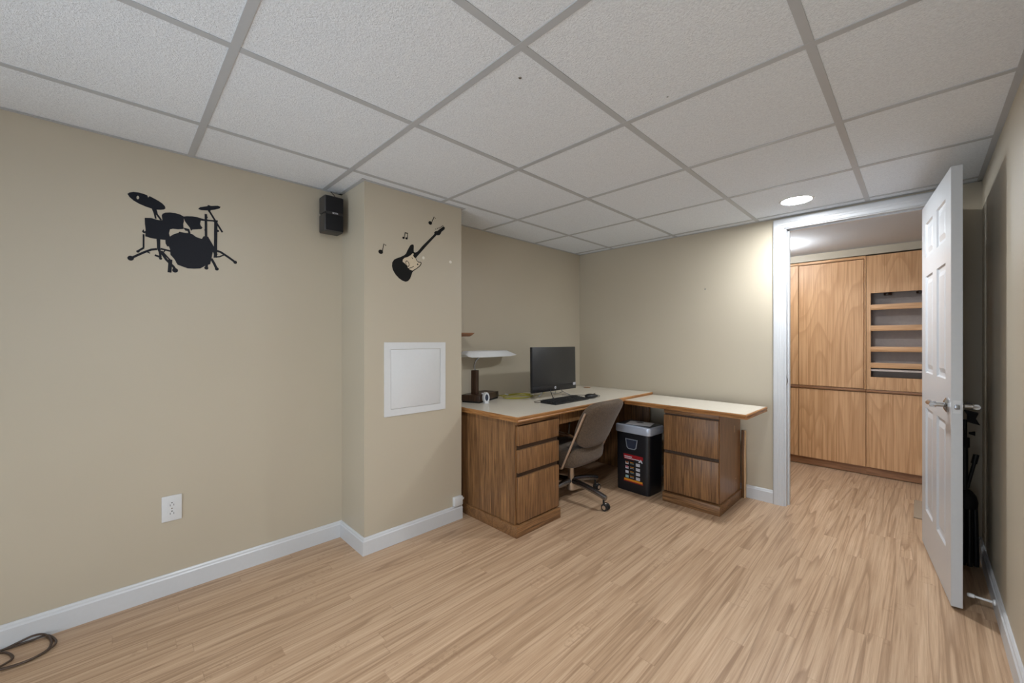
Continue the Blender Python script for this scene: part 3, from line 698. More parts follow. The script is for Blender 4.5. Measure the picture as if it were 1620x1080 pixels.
# two-cube wall loudspeaker
t = thing('wall_speaker', 'small black two-cube speaker mounted high on the left wall beside the column', 'speaker', (LX, 0.632, 1.90))
sy0, sy1, sx = 0.579, 0.685, -0.283
MB().box(LX, LX + 0.016, 0.60, 0.664, 1.86, 1.945, 0.003).box(LX + 0.01, LX + 0.03, 0.615, 0.65, 1.885, 1.915).build('wall_bracket', M_BLACK, t)
for z0, z1, nm in ((1.902, 2.000, 'upper_cube'), (1.795, 1.899, 'lower_cube')):
    c = MB().box(LX + 0.022, sx, sy0, sy1, z0, z1, 0.009, 3).build(nm, M_SPK, t)
    MB().box(sx - 0.004, sx + 0.003, sy0 + 0.006, sy1 - 0.002, z0 + (0.008 if z0 < 1.9 else 0.004), z1 - 0.006, 0.003).build('grille', M_GRILLE, c)
lb = MB().box(sx + 0.002, sx + 0.005, sy0 + 0.008, sy1 - 0.004, 1.892, 1.908, 0.001).build('badge_band', M_BLACK, t)
vs, fs = text_mesh('BOSE', 0.012, 0.0006, basis((sx + 0.0054, (sy0 + sy1) / 2 + 0.004, 1.900), (0, 1, 0), (0, 0, 1)), 1.15)
MB().add(vs, fs).build('badge', M_LWHITE, lb)
MB().tube([(LX + 0.05, 0.660, 1.996), (LX + 0.045, 0.662, 2.02), (LX + 0.02, 0.655, 2.045), (LX + 0.012, 0.65, 2.054)], 0.0022, 8, 5).build('speaker_wire', M_BROWNCORD, t)

# access panel on the column
t = thing('access_panel', 'square white access panel set in the column face', 'access panel', (CX, 1.044, 0.953))
py0, py1, pz0, pz1, fr = 0.834, 1.254, 0.740, 1.167, 0.040
m = MB()
for a in ((py0, py1, pz0, pz0 + fr), (py0, py1, pz1 - fr, pz1), (py0, py0 + fr, pz0 + fr, pz1 - fr), (py1 - fr, py1, pz0 + fr, pz1 - fr)):
    m.box(CX, CX + 0.005, *a)
m.build('frame', M_PLASTIC_W, t)
MB().box(CX, CX + 0.004, py0 + fr + 0.0015, py1 - fr - 0.0015, pz0 + fr + 0.0015, pz1 - fr - 0.0015, 0.001).build('panel', M_PLASTIC_W, t)

# duplex outlet
oy, oz = -0.068, 0.395
t = thing('power_outlet', 'white duplex power outlet low on the left wall', 'power outlet', (LX, oy, oz))
MB().box(LX, LX + 0.006, oy - 0.0365, oy + 0.0365, oz - 0.059, oz + 0.059, 0.003, 3).build('cover_plate', M_PLASTIC_W, t)
for dz in (0.0195, -0.0195):
    pts = [(oy + 0.0165 * math.copysign(min(1, abs(math.cos(a)) * 1.15), math.cos(a)), oz + dz + 0.0148 * math.copysign(min(0.86, abs(math.sin(a))), math.sin(a))) for a in [2 * PI * k / 28 for k in range(28)]]
    s = MB().prism(pts, LX + 0.004, LX + 0.0078, 'x').build('socket', M_PLASTIC_W, t)
    q = MB()
    q.box(LX + 0.0076, LX + 0.0081, oy - 0.0075, oy - 0.0055, oz + dz - 0.008, oz + dz + 0.001)
    q.box(LX + 0.0076, LX + 0.0081, oy + 0.0055, oy + 0.0075, oz + dz - 0.008, oz + dz + 0.001)
    q.lathe([(0, 0), (0.0026, 0), (0.0026, 0.0005), (0, 0.0005)], (LX + 0.0076, oy, oz + dz + 0.007), 'x', 12)
    q.build('slots', M_DARK_SLOT, s)
MB().lathe([(0, 0), (0.0032, 0), (0.0028, 0.0012), (0, 0.0016)], (LX + 0.0055, oy, oz), 'x', 14).build('screw', M_NICKEL, t)

# phone jack on top of the column baseboard
t = thing('phone_jack_box', 'small white surface jack box above the column baseboard beside the desk', 'jack box', (CX, 1.35, 0.12))
MB().box(CX, CX + 0.026, 1.312, 1.378, 0.097, 0.155, 0.003).build('cover', M_PLASTIC_W, t)
MB().box(CX + 0.006, CX + 0.018, 1.378, 1.392, 0.126, 0.138, 0.001).tube([(CX + 0.012, 1.39, 0.132), (CX + 0.005, 1.402, 0.13), (CX - 0.03, 1.412, 0.10)], 0.0028, 8, 4).build('plug', M_PLASTIC_W, t)

# wooden wall shelf in the alcove
t = thing('wall_shelf', 'short brown wooden shelf on the alcove wall above the desk lamp', 'shelf', (LX, 1.52, 1.23))
prof = [(0, 1.234), (0.205, 1.234), (0.205, 1.228), (0.198, 1.223), (0.190, 1.214), (0.176, 1.208), (0, 1.208)]
sy = 1.585
m = MB()
m.loft([[Vector((LX + a, 1.392, b)) for a, b in prof], [Vector((LX + a, sy - (1.234 - b) * 0.9, b)) for a, b in prof]])
m.build('shelf_board', M_SHELF, t)
MB().prism([(LX, 1.208), (LX + 0.15, 1.208), (LX + 0.14, 1.204), (LX + 0.05, 1.185), (LX + 0.02, 1.12), (LX, 1.11)], 1.42, 1.44, 'y').build('shelf_bracket', M_SHELF, t)

# ================================================================== MAIN DESK
DTOP = 0.724
dx0, dx1, dy0, dy1 = LX + 0.006, 0.392, 1.432, BY - 0.004
t = thing('desk', 'dark oak pedestal desk with cream laminate top along the alcove wall', 'desk', (0.0, 2.28, 0))
MB().box(dx0, dx1 - 0.004, dy0 + 0.004, dy1, DTOP - 0.028, DTOP, 0.0015, 1).build('desktop', M_LAM, t)
def edge(p, q, out):
    p, q, o = Vector(p), Vector(q), Vector(out)
    prof = [(0, -0.0005), (0.004, -0.0005), (0.009, -0.005), (0.010, -0.012), (0.006, -0.020), (0.009, -0.024), (0.009, -0.031), (0.0, -0.033)]
    return [[e + o * a + Vector((0, 0, b)) for a, b in prof] for e in (p, q)]
m = MB(); m.loft(edge((dx1 - 0.004, dy0 + 0.0, DTOP), (dx1 - 0.004, dy1, DTOP), (1, 0, 0))); m.build('edge_trim', M_EDGE_Y, t)
m = MB(); m.loft(edge((dx0, dy0 + 0.006, DTOP), (dx1 + 0.004, dy0 + 0.006, DTOP), (0, -1, 0))); m.build('edge_trim', M_EDGE_X, t)
PX, PY0, PY1 = 0.352, 1.452, 1.850        # pedestal front and sides
MB().box(dx0 + 0.02, PX, PY0, PY1, 0.07, DTOP - 0.03, 0.001, 1).build('pedestal', M_OAK_V, t)
m = MB().box(dx0 + 0.02, PX + 0.028, PY0 - 0.014, PY1 + 0.006, 0.0, 0.068, 0.004, 2)
m.build('plinth', M_OAK_Y, t)
for z0, z1 in ((0.544, 0.662), (0.380, 0.516), (0.078, 0.352)):
    d = MB().box(PX - 0.004, PX + 0.019, PY0 + 0.012, PY1 - 0.002, z0, z1, 0.0025, 2).build('drawer', M_OAK_V, t)
    MB().box(PX + 0.0005, PX + 0.003, PY0 + 0.012, PY1 - 0.002, z1 + 0.0005, z1 + (0.027 if z1 < 0.6 else 0.006)).build('shaded_finger_pull', M_PULL, d)
MB().box(PX - 0.002, PX + 0.018, PY0, PY1, 0.669, DTOP - 0.031, 0.002).lathe([(0, 0), (0.006, 0), (0.005, 0.002), (0, 0.002)], (PX + 0.018, 1.81, 0.681), 'x', 12).build('lock_rail', M_OAK_Y, t)
MB().box(PX - 0.05, PX - 0.002, PY1 + 0.002, 2.55, 0.612, DTOP - 0.031, 0.002).build('apron', M_OAK_V, t)
MB().box(-0.335, -0.315, PY1, 3.085, 0.05, DTOP - 0.03).build('modesty_panel', M_OAK_V, t)
MB().box(dx0 + 0.02, 0.385, 3.085, 3.110, 0.0, DTOP - 0.03, 0.002).build('end_panel', M_OAK_V, t)

# ------------------------------------------------------------------ return table
RT = 0.705
t = thing('desk_return', 'low oak return table with cream top and two file drawers beside the shredder', 'desk', (0.92, 2.86, 0))
A, B, C2, D2 = Vector((0.404, 2.640, 0)), Vector((1.284, 2.600, 0)), Vector((1.292, 3.060, 0)), Vector((0.404, 3.118, 0))
up = Vector((0, 0, 1))
m = MB()
m.loft([[p + up * z for p in (A + Vector((0, .006, 0)), B + Vector((-.006, .006, 0)), C2 + Vector((-.006, -.003, 0)), D2)] for z in (RT - 0.028, RT)])
m.build('return_top', M_LAM, t)
ux = (B - A).normalized()
m = MB(); m.loft(edge(A + Vector((0, .008, RT)), B + Vector((.004, .008, RT)), (0, -1, 0))); m.build('edge_trim', M_EDGE_X, t)
m = MB(); m.loft(edge(B + Vector((-.006, 0, RT)), C2 + Vector((-.006, 0, RT)), (1, 0, 0))); m.build('edge_trim', M_EDGE_Y, t)
rx0, rx1, ry0, ry1 = 0.728, 1.112, 2.650, 3.085
b = MB().box(rx0, rx1, ry0, ry1, 0.07, RT - 0.03, 0.001, 1).build('cabinet_body', M_OAKSIDE, t)
MB().box(rx0 - 0.004, rx1 + 0.010, ry0 - 0.034, ry1 + 0.006, 0, 0.068, 0.004, 2).build('plinth', M_OAK_X, t)
for z0, z1 in ((0.378, 0.634), (0.078, 0.354)):
    d = MB().box(rx0 + 0.002, rx1 - 0.004, ry0 - 0.020, ry0 + 0.003, z0, z1, 0.0025, 2).build('file_drawer', M_OAK_V, t)
    MB().box(rx0 + 0.004, rx1 - 0.006, ry0 - 0.004, ry0 - 0.001, z1 + 0.0005, z1 + (0.023 if z1 < 0.5 else 0.011)).build('shaded_finger_pull', M_PULL, d)
MB().box(rx0, rx1 - 0.002, ry0 - 0.013, ry0 + 0.001, 0.646, RT - 0.029, 0.002).build('top_rail', M_OAK_X, t)
MB().box(rx1 - 0.0005, rx1 + 0.0006, 2.95, 2.957, 0.51, 0.56).build('scuff_mark', M_RAWEDGE, b)
MB().lathe([(0, 0), (0.005, 0), (0.004, 0.001), (0, 0.001)], (rx1, 2.98, 0.17), 'x', 10).build('scuff_mark', M_RAWEDGE, b)

# board leaning behind the return
t = tag(MB().box(1.116, 1.1365, 3.098, 3.120, 0.0, 0.505, 0.001).build('wooden_board', M_OAK_V), 'narrow upright brown board propped between return cabinet and back wall', 'board')
MB().box(1.1365, 1.1425, 3.094, 3.120, 0.0, 0.503).build('raw_edge', M_RAWEDGE, t)['label'] = 'pale unfinished edge of the board'

# ================================================================== OFFICE CHAIR
cy = 2.17
t = thing('office_chair', 'brown tweed swivel office chair with chrome base pushed under the desk', 'chair', (0.232, cy - 0.006, 0))
hub = Vector((0.232, cy - 0.006, 0))
MB().cyl(hub + up * 0.075, hub + up * 0.155, 0.034, 0.026, 24).cyl(hub + up * 0.145, hub + up * 0.285, 0.023, 0.023, 24).build('gas_column', M_TANMETAL, t)
MB().box(0.16, 0.32, cy - 0.07, cy + 0.07, 0.276, 0.302, 0.008).build('tilt_mechanism', M_BLACK, t)
for k, ang_ in enumerate((-2, 86, 176, 266)):
    a = math.radians(ang_); d = Vector((math.cos(a), math.sin(a), 0))
    p = [hub + d * 0.02 + up * 0.138, hub + d * 0.12 + up * 0.130, hub + d * 0.22 + up * 0.112, hub + d * 0.308 + up * 0.090]
    lg = MB().tube(p, [0.023, 0.019], 14, 4, flat=(0.85, 1.0)).build('leg', M_CHROMED, t)
    e = hub + d * 0.288
    cs = MB().cyl(e + up * 0.045, e + up * 0.090, 0.007, seg=10)
    s_ = Vector((-d.y, d.x, 0))
    w = e + Vector((0.008, 0.012, 0)) + up * 0.0245
    for sg in (-1, 1):
        cs.tube([w + s_ * sg * 0.005, w + s_ * sg * 0.008, w + s_ * sg * 0.018, w + s_ * sg * 0.021], [0.024, 0.024], 20)
    cs.build('caster', M_RUBBER, lg)
    MB().tube([w + s_ * -0.0225, w + s_ * 0.0225], [0.015, 0.015], 18).box(w.x - 0.010, w.x + 0.010, w.y - 0.012, w.y + 0.012, 0.046, 0.054, 0.003).build('caster_hub', M_CHROME, lg)
def seat_fn(a, b, c):
    x = 0.175 + 0.235 * a
    z = 0.334 + 0.070 * c
    if a > 0.35: z += (0.035 + 0.025 * c) * ((a - 0.35) / 0.65) ** 2
    if a < -0.5: z -= 0.02 * ((-a - 0.5) / 0.5) ** 2
    return (x + 0.01 * c * max(0, a), cy + 0.213 * b, z + 0.012 * b * b)
MB().cushion(seat_fn, 6.0, 10, 64, 4.0).build('seat', M_FABRIC, t)
bd = Vector((0.205, 0, 0.420)).normalized(); bn = Vector((bd.z, 0, -bd.x))     # up the back, outward
bc = Vector((0.454, cy + 0.012, 0.612))
def back_fn(a, b, c):
    w = 0.214 + 0.006 * a
    p = bc + bd * (0.184 * a) + Vector((0, b * w, 0)) + bn * (0.026 + 0.040 * c - 0.030 * b * b + 0.015 * a * a)
    return p
MB().cushion(back_fn, 3.8, 10, 72, 3.6).build('backrest', M_FABRIC, t)
for sg in (-1, 1):
    yb = cy + sg * 0.220
    p0 = Vector((0.520, yb, 0.690)); p1 = Vector((0.340, yb, 0.318))
    off = bn * -0.012
    fb = MB().tube([p0 + off, p0 + (p1 - p0) * 0.5 + off, p1 + off, p1 + Vector((-0.035, 0, -0.028)), Vector((0.20, cy + sg * 0.20, 0.286)), Vector((0.16, cy + sg * 0.08, 0.286))], 0.0125, 12, 5, flat=(1.0, 0.55))
    fr_ = fb.build('back_bar', M_TANMETAL, t)
    MB().lathe([(0, -0.004), (0.005, -0.004), (0.005, 0.004), (0, 0.004)], tuple(p0 + off + (p1 - p0) * 0.06 + Vector((0, sg * 0.006, 0))), 'y', 10).build('bolt', M_CHROMED, fr_)
    ar = MB().tube([p0 + (p1 - p0) * 0.46 + off, Vector((0.34, yb, 0.535)), Vector((0.13, yb + sg * 0.01, 0.545)), Vector((0.045, yb + sg * 0.01, 0.52)), Vector((0.035, yb, 0.40)), Vector((0.08, yb - sg * 0.03, 0.315)), Vector((0.14, cy + sg * 0.1, 0.295))], 0.010, 10, 6).build('arm', M_CHROME, t)
    MB().box(0.055, 0.285, yb + sg * 0.005 - 0.026, yb + sg * 0.005 + 0.026, 0.548, 0.578, 0.012, 3).build('arm_pad', M_FABRIC, ar)

# ================================================================== SHREDDER
shx, shy, sa = 0.492, 2.712, math.radians(-3.0)
t = thing('paper_shredder', 'black paper shredder with silver top and picture label under the return table', 'paper shredder', (shx, shy, 0), sa)
hw, hd = 0.148, 0.108
def local(m, *a, **k): return m.build(*a, local=True, **k)
m = MB(); rg = []
for z, s in ((0.0, 0.955), (0.006, 0.965), (0.20, 0.985), (0.458, 1.0)):
    n = []
    for k in range(48):
        c, d = math.cos(2 * PI * k / 48), math.sin(2 * PI * k / 48)
        n.append(Vector((math.copysign(abs(c) ** 0.22, c) * hw * s, math.copysign(abs(d) ** 0.22, d) * hd * s, z)))
    rg.append(n)
m.loft(rg); body = local(m, 'bin', M_SHRED, t)
m = MB(); rg = []
for z, s in ((0.458, 1.035), (0.462, 1.05), (0.506, 1.05), (0.514, 1.03), (0.517, 0.98)):
    n = []
    for k in range(48):
        c, d = math.cos(2 * PI * k / 48), math.sin(2 * PI * k / 48)
        n.append(Vector((math.copysign(abs(c) ** 0.22, c) * hw * s, math.copysign(abs(d) ** 0.22, d) * hd * s * 1.02, z)))
    rg.append(n)
m.loft(rg); head = local(m, 'cutter_head', M_SILVER, t)
local(MB().box(-hw * 0.95, hw * 0.95, -hd * 0.78, hd * 0.92, 0.516, 0.521, 0.002), 'top_cover', M_SHREDTOP, head)
local(MB().box(-0.115, 0.115, -0.008, 0.004, 0.5208, 0.5216), 'feed_slot', M_DARK_SLOT, head)
fy = -hd * 0.992
def on_front(u, z, y=0.0): return Vector((u, fy - y + (0.458 - z) * 0.009, z))
win_p = [(-0.058, 0.412), (0.050, 0.412), (0.039, 0.346), (0.024, 0.332), (-0.032, 0.332), (-0.047, 0.346)]
m = MB(); m.loft([[on_front(a, b, -0.002) for a, b in win_p], [on_front(a, b, 0.0022) for a, b in win_p]]); wf = local(m, 'window_frame', M_SHREDFR, body)
wp = [(-0.004 + (a + 0.004) * 0.84, 0.374 + (b - 0.374) * 0.84) for a, b in win_p]
m = MB(); m.loft([[on_front(a, b, 0) for a, b in wp], [on_front(a, b, 0.003) for a, b in wp]]); local(m, 'sight_window', M_SMOKE, body)
lab = MB(); 
def patch(x0, x1, z0, z1, y): 
    return [[on_front(a, b, y - 0.0006) for a, b in ((x0, z0), (x1, z0), (x1, z1), (x0, z1))], [on_front(a, b, y) for a, b in ((x0, z0), (x1, z0), (x1, z1), (x0, z1))]]
L0, L1, LZ0, LZ1 = -0.074, 0.094, 0.075, 0.290
lab = MB()
lm = [M_LBLACK, M_RED, M_LWHITE, M_ORANGE, M_LTEAL, M_LBROWN, M_LPINK]
def lp(ci, *a, y=0.0016): lab.cur = ci; lab.loft(patch(*a, y))
lp(0, L0, L1, LZ0, LZ1, y=0.0012)
lp(1, L0, L1, 0.262, LZ1)
lp(1, L0 + 0.004, 0.02, 0.250, 0.264)
lp(1, L0, L1, LZ0, 0.083); lp(3, L0 + 0.004, L1 - 0.004, 0.083, 0.098, y=0.0018)
for k in range(9): lp(2, L0 + 0.008 + k * 0.0075, L0 + 0.0142 + k * 0.0075, 0.268, 0.2755, y=0.002)
for k in range(14): lp(2, L0 + 0.010 + k * 0.0092, L0 + 0.0175 + k * 0.0092, 0.2555, 0.262, y=0.002)
lab.cur = 2
lab.loft([[on_front(a, b, yy) for a, b in ((0.055, 0.245), (0.075, 0.268), (0.082, 0.262), (0.092, 0.243), (0.085, 0.240), (0.074, 0.250), (0.064, 0.240))] for yy in (0.0012, 0.0022)])
for r in range(4):
    z = 0.233 - r * 0.0355
    ci = (5, 6, 2, 4)[r]
    lp((2, 2, 2, 4)[r], L0 + 0.016, L0 + 0.044, z - 0.022, z - 0.002)
    if r < 2:
        lp(ci, L0 + 0.018, L0 + 0.042, z - 0.014, z - 0.001, y=0.002)
    for q in range(5): lp(3, L0 + 0.058 + q * 0.0066, L0 + 0.063 + q * 0.0066, z - 0.007, z - 0.002, y=0.0018)
    for q in range(6): lp(2 if r % 2 else 4, L0 + 0.059 + q * 0.0054, L0 + 0.063 + q * 0.0054, z - 0.016, z - 0.0125, y=0.0018)
    lp(2, L0 + 0.108, L0 + 0.142, z - 0.024, z - 0.002)
    for q in range(3): lp(0, L0 + 0.112 + q * 0.010, L0 + 0.1145 + q * 0.010, z - (0.020, 0.014, 0.018)[q], z - 0.006, y=0.002)
local(lab, 'label_sticker', lm, body)
sheet = thing('paper_sheet', 'white printed sheet with a dark picture lying on the shredder', 'paper', (shx, shy, 0.5225), math.radians(12))
local(MB().box(-0.085, 0.105, -0.085, 0.055, 0.0, 0.0016), 'sheet', M_PAPER, sheet)
m = MB().prism([(0.028 * math.cos(2 * PI * k / 14) * (1 + 0.3 * math.sin(3 * k)), 0.02 + 0.018 * math.sin(2 * PI * k / 14) * (1 + 0.25 * math.cos(2 * k))) for k in range(14)], 0.0014, 0.0022, 'z')
local(m, 'printed_picture', M_DARK_SLOT, sheet)

# ================================================================== ON THE DESK
# fluorescent desk lamp
lx, ly, la = -0.300, 1.735, math.radians(21)
t = thing('desk_lamp', 'desk lamp with long white shade and dark walnut base beside the column', 'desk lamp', (lx, ly, DTOP), la)
local(MB().box(-0.075, 0.073, -0.150, 0.150, 0.0, 0.014, 0.002), 'foot', M_BLACKM, t)
bs = local(MB().box(-0.078, 0.076, -0.154, 0.154, 0.012, 0.056, 0.003), 'base', M_WALNUT, t)
local(MB().lathe([(0, 0), (0.008, 0), (0.007, 0.008), (0, 0.009)], (0.045, -0.055, 0.056), 'z', 16), 'switch_button', M_PLASTIC_W, bs)
local(MB().box(-0.022, 0.022, -0.111, -0.067, 0.055, 0.235, 0.003), 'post', M_WALNUT, t)
local(MB().tube([(-0.003, -0.089, 0.23), (-0.004, -0.09, 0.272), (0.008, -0.085, 0.306), (0.026, -0.077, 0.326), (0.044, -0.068, 0.335)], 0.0066, 12, 6), 'gooseneck', M_CHROMED, t)
# shade: long trough along the wall, tapered ends (in room axes, hung from the neck)
def shade_ring(y, hwid, z0, z1, slope):
    return [Vector((x, y, z)) for x, z in ((-hwid, z0), (-hwid * 0.62, z1 - 0.006), (-hwid * 0.35, z1), (hwid * 0.35, z1), (hwid * 0.62, z1 - 0.006), (hwid, z0),
                                           (hwid - 0.004, z0 - 0.001), (hwid * 0.58, z1 - 0.010), (hwid * 0.33, z1 - 0.004), (-hwid * 0.33, z1 - 0.004), (-hwid * 0.58, z1 - 0.010), (-hwid + 0.004, z0 - 0.001))]
m = MB()
m.loft([shade_ring(-0.215, 0.060, 0.338, 0.356, 0), shade_ring(-0.190, 0.070, 0.332, 0.378, 0), shade_ring(0.0, 0.070, 0.330, 0.380, 0), shade_ring(0.23, 0.070, 0.332, 0.376, 0), shade_ring(0.315, 0.058, 0.340, 0.352, 0)])
Rz = Matrix.Translation((0.02, 0.02, 0)) @ Matrix.Rotation(-la + math.radians(4), 4, 'Z')
m.v = [Rz @ v for v in m.v]
sh = local(m, 'lamp_shade', M_LAMPW, t)
m = MB().tube([(0, -0.17, 0.352), (0, 0.22, 0.352)], 0.010, 14); m.v = [Rz @ v for v in m.v]
local(m, 'fluorescent_tube', M_PLASTIC_W, sh)

# white oval gadget standing before the lamp
t = thing('oval_gadget', 'small white oval gadget standing on the desk before the lamp base', 'gadget', (-0.148, 1.655, DTOP), math.radians(74))
def oval(a, b, y0, y1, cz, n=36):
    return [[Vector((a * math.cos(2 * PI * k / n), y, cz + b * math.sin(2 * PI * k / n))) for k in range(n)] for y in (y0, (y0 * 2 + y1) / 3, y1)]
m = MB(); r = oval(0.0215, 0.040, -0.016, 0.016, 0.041)
m.loft([[v * 0.9 + Vector((0, 0, 0.0041)) for v in r[0]], r[0], r[2], [v * 0.9 + Vector((0, 0, 0.0041)) for v in r[2]]])
local(m, 'shell', M_PLASTIC_W, t)
m = MB(); r = oval(0.012, 0.024, -0.0168, -0.0145, 0.044); m.loft(r)
local(m, 'face_opening', M_SMOKE, t)
local(MB().box(-0.020, 0.020, -0.018, 0.018, 0.0, 0.006, 0.003), 'stand_foot', M_PLASTIC_W, t)

# coiled yellow network cable
rnd = random.Random(3)
pts = []
for k in range(2 * 12 + 8):
    a = 2 * PI * k / 12 + 0.6
    w = 1 + 0.10 * math.sin(1.7 * k) + rnd.uniform(-0.06, 0.06)
    pts.append((-0.222 + 0.100 * w * math.cos(a), 2.060 + 0.135 * w * math.sin(a), DTOP + 0.004 + 0.0035 * (k // 12) + rnd.uniform(0, 0.002) + 0.004 * (math.sin(a * 2) > 0.6)))
pts += [(-0.16, 2.18, DTOP + 0.008), (-0.19, 2.30, DTOP + 0.004), (-0.25, 2.42, DTOP + 0.004), (-0.33, 2.50, DTOP + 0.004)]
t = tag(MB().tube(pts, 0.0024, 8, 3).build('network_cable', M_YEL), 'coil of yellow network cable on the desk left of the monitor', 'cable')
for a in (0.9, 3.4):
    c = Vector((-0.222 + 0.100 * math.cos(a), 2.060 + 0.135 * math.sin(a), DTOP + 0.013))
    MB().tube([c + Vector((math.cos(a), math.sin(a), 0)) * 0.013, c - Vector((math.cos(a), math.sin(a), 0)) * 0.013], 0.011, 10, flat=(1.0, 0.6)).build('cable_tie', M_PLASTIC_W, t)

# all-in-one monitor on an easel wire stand
mo = Vector((0.002, 2.262, 0)); ma = math.radians(-1.0); tl = math.radians(1.0)
t = thing('monitor', 'black all-in-one computer monitor with dark screen on wire legs', 'monitor', (mo.x, mo.y, DTOP), 0)
mw, mz0, mz1 = 0.267, 0.053, 0.404
TM_ = Matrix.Rotation(ma, 4, 'Z') @ Matrix.Translation((0, 0, mz0)) @ Matrix.Rotation(-tl, 4, 'Y') @ Matrix.Translation((0, 0, -mz0))
def mon(m, name, mat, par):
    m.v = [TM_ @ v for v in m.v]; return local(m, name, mat, par)
cs = mon(MB().box(-0.022, 0.0, -mw, mw, mz0, mz1, 0.003).box(-0.042, -0.018, -mw * 0.8, mw * 0.8, mz0 + 0.02, mz1 - 0.08, 0.012), 'housing', M_BLACK, t)
mon(MB().box(-0.001, 0.0022, -mw + 0.004, mw - 0.004, mz0 + 0.048, mz1 - 0.003, 0.0008), 'screen', M_SCREEN, t)
ch = mon(MB().box(-0.001, 0.0026, -mw + 0.001, mw - 0.001, mz0 + 0.001, mz0 + 0.047, 0.001), 'chin', M_BEZEL, t)
lg = mon(MB().lathe([(0, 0), (0.0105, 0), (0.0105, 0.0006), (0, 0.0008)], (0.0026, -0.002, mz0 + 0.026), 'x', 28), 'logo_disc', M_LWHITE, ch)
vs, fs = text_mesh('hp', 0.0135, 0.0005, basis((0.0037, -0.002, mz0 + 0.0275), (0, 1, 0), (-0.25, 0.25, 1)), 1.0)
m = MB().add(vs, fs); mon(m, 'logo_letters', M_BEZEL, lg)
m = MB().box(0.0026, 0.0031, mw - 0.040, mw - 0.006, mz0 + 0.030, mz0 + 0.052)
st_ = mon(m, 'energy_sticker', M_LWHITE, ch)
m = MB()
for a, b in ((0.012, 0.020), (0.026, 0.031)): m.box(0.0030, 0.0033, mw - a - 0.006, mw - a - 0.001, mz0 + 0.033, mz0 + 0.049)
mon(m, 'sticker_print', M_BEZEL, st_)
m = MB()
for y0 in (-0.13, 0.13):
    m.tube([(-0.02, y0 * 0.35, 0.10), (0.015, y0 * 0.55, 0.045), (0.085, y0 * 0.95, 0.0065), (0.09, y0 * 1.0, 0.0058)], 0.0030, 8, 4)
    m.tube([(-0.03, y0 * 0.35, 0.16), (-0.06, y0 * 0.6, 0.05), (-0.09, y0 * 0.8, 0.0058)], 0.0030, 8, 4)
m.tube([(0.087, -0.13, 0.0058), (0.092, 0, 0.0058), (0.087, 0.13, 0.0058)], 0.0030, 8, 4)
m.tube([(0.02, -0.072, 0.043), (0.03, 0.0, 0.036), (0.02, 0.072, 0.043)], 0.0030, 8, 4)
local(m, 'wire_stand', M_CHROMED, t)

# keyboard and mouse
kx, ky = 0.190, 2.150
t = thing('keyboard', 'slim black keyboard on the desk below the monitor', 'keyboard', (kx, ky, DTOP), math.radians(0))
kl, kd = 0.200, 0.072
m = MB(); m.loft([[Vector((x, y, z)) for x, z in ((-kd, 0.0), (kd, 0.0), (kd, 0.009), (-kd, 0.020))] for y in (-kl, kl)])
local(m, 'keyboard_body', M_BLACK, t)
m = MB()
for r in range(6):
    n = 15 if r != 5 else 9
    x0 = -kd + 0.008 + r * 0.0212
    for k in range(n):
        wdt = (2 * kl - 0.016) / n
        y0 = -kl + 0.008 + k * wdt
        zb = 0.020 - 0.011 * (x0 + 0.009 + kd) / (2 * kd)
        m.box(x0, x0 + 0.0185, y0 + 0.001, y0 + wdt - 0.001, zb - 0.002, zb + 0.0045, 0.001, 1)
MB().tube([(0.13, 1.975, DTOP + 0.010), (0.105, 1.93, DTOP + 0.003), (0.05, 1.965, DTOP + 0.003), (0.06, 2.10, DTOP + 0.003), (0.03, 2.2, DTOP + 0.003), (-0.02, 2.27, DTOP + 0.003)], 0.0019, 8, 6).build('keyboard_cord', M_BROWNCORD, t)
kk = local(m, 'key_block', M_BLACKM, t); kk['kind'] = 'stuff'
t = thing('computer_mouse', 'black computer mouse on the desk right of the keyboard', 'mouse', (0.235, 2.425, DTOP), math.radians(75))
m = MB()
def ms(a, b, c): return (0.058 * a, (0.032 - 0.004 * a * b * b) * b, 0.0005 + max(0.0, 0.017 + 0.0185 * c * (1.0 - 0.25 * a)))
m.cushion(ms, 2.6, 8, 36, 2.2); local(m, 'mouse_shell', M_BLACK, t)
local(MB().tube([(0.030, -0.004, 0.0285), (0.030, 0.004, 0.0285)], 0.008, 16), 'scroll_wheel', M_RUBBER, t)
tail = [(0.235 + 0.055 * math.cos(math.radians(75)), 2.425 + 0.055 * math.sin(math.radians(75)), DTOP + 0.008), (0.24, 2.53, DTOP + 0.003), (0.18, 2.60, DTOP + 0.003), (0.08, 2.50, DTOP + 0.003), (0.03, 2.44, DTOP + 0.003), (-0.04, 2.40, DTOP + 0.003)]
MB().tube(tail, 0.0019, 8, 6).build('mouse_cord', M_BLACK, t)
t = thing('desk_grommet', 'small brown grommet in the desktop near the back corner', 'grommet', (-0.22, 3.02, DTOP))
local(MB().lathe([(0.012, 0), (0.034, 0), (0.032, 0.003), (0.012, 0.002), (0.012, 0)], (0, 0, 0.0004), 'z', 24), 'grommet_ring', M_EDGE_X, t)
local(MB().lathe([(0, 0), (0.0125, 0), (0.0125, 0.0014), (0, 0.0014)], (0, 0, 0.0004), 'z', 20), 'grommet_cap', M_WALNUT, t)

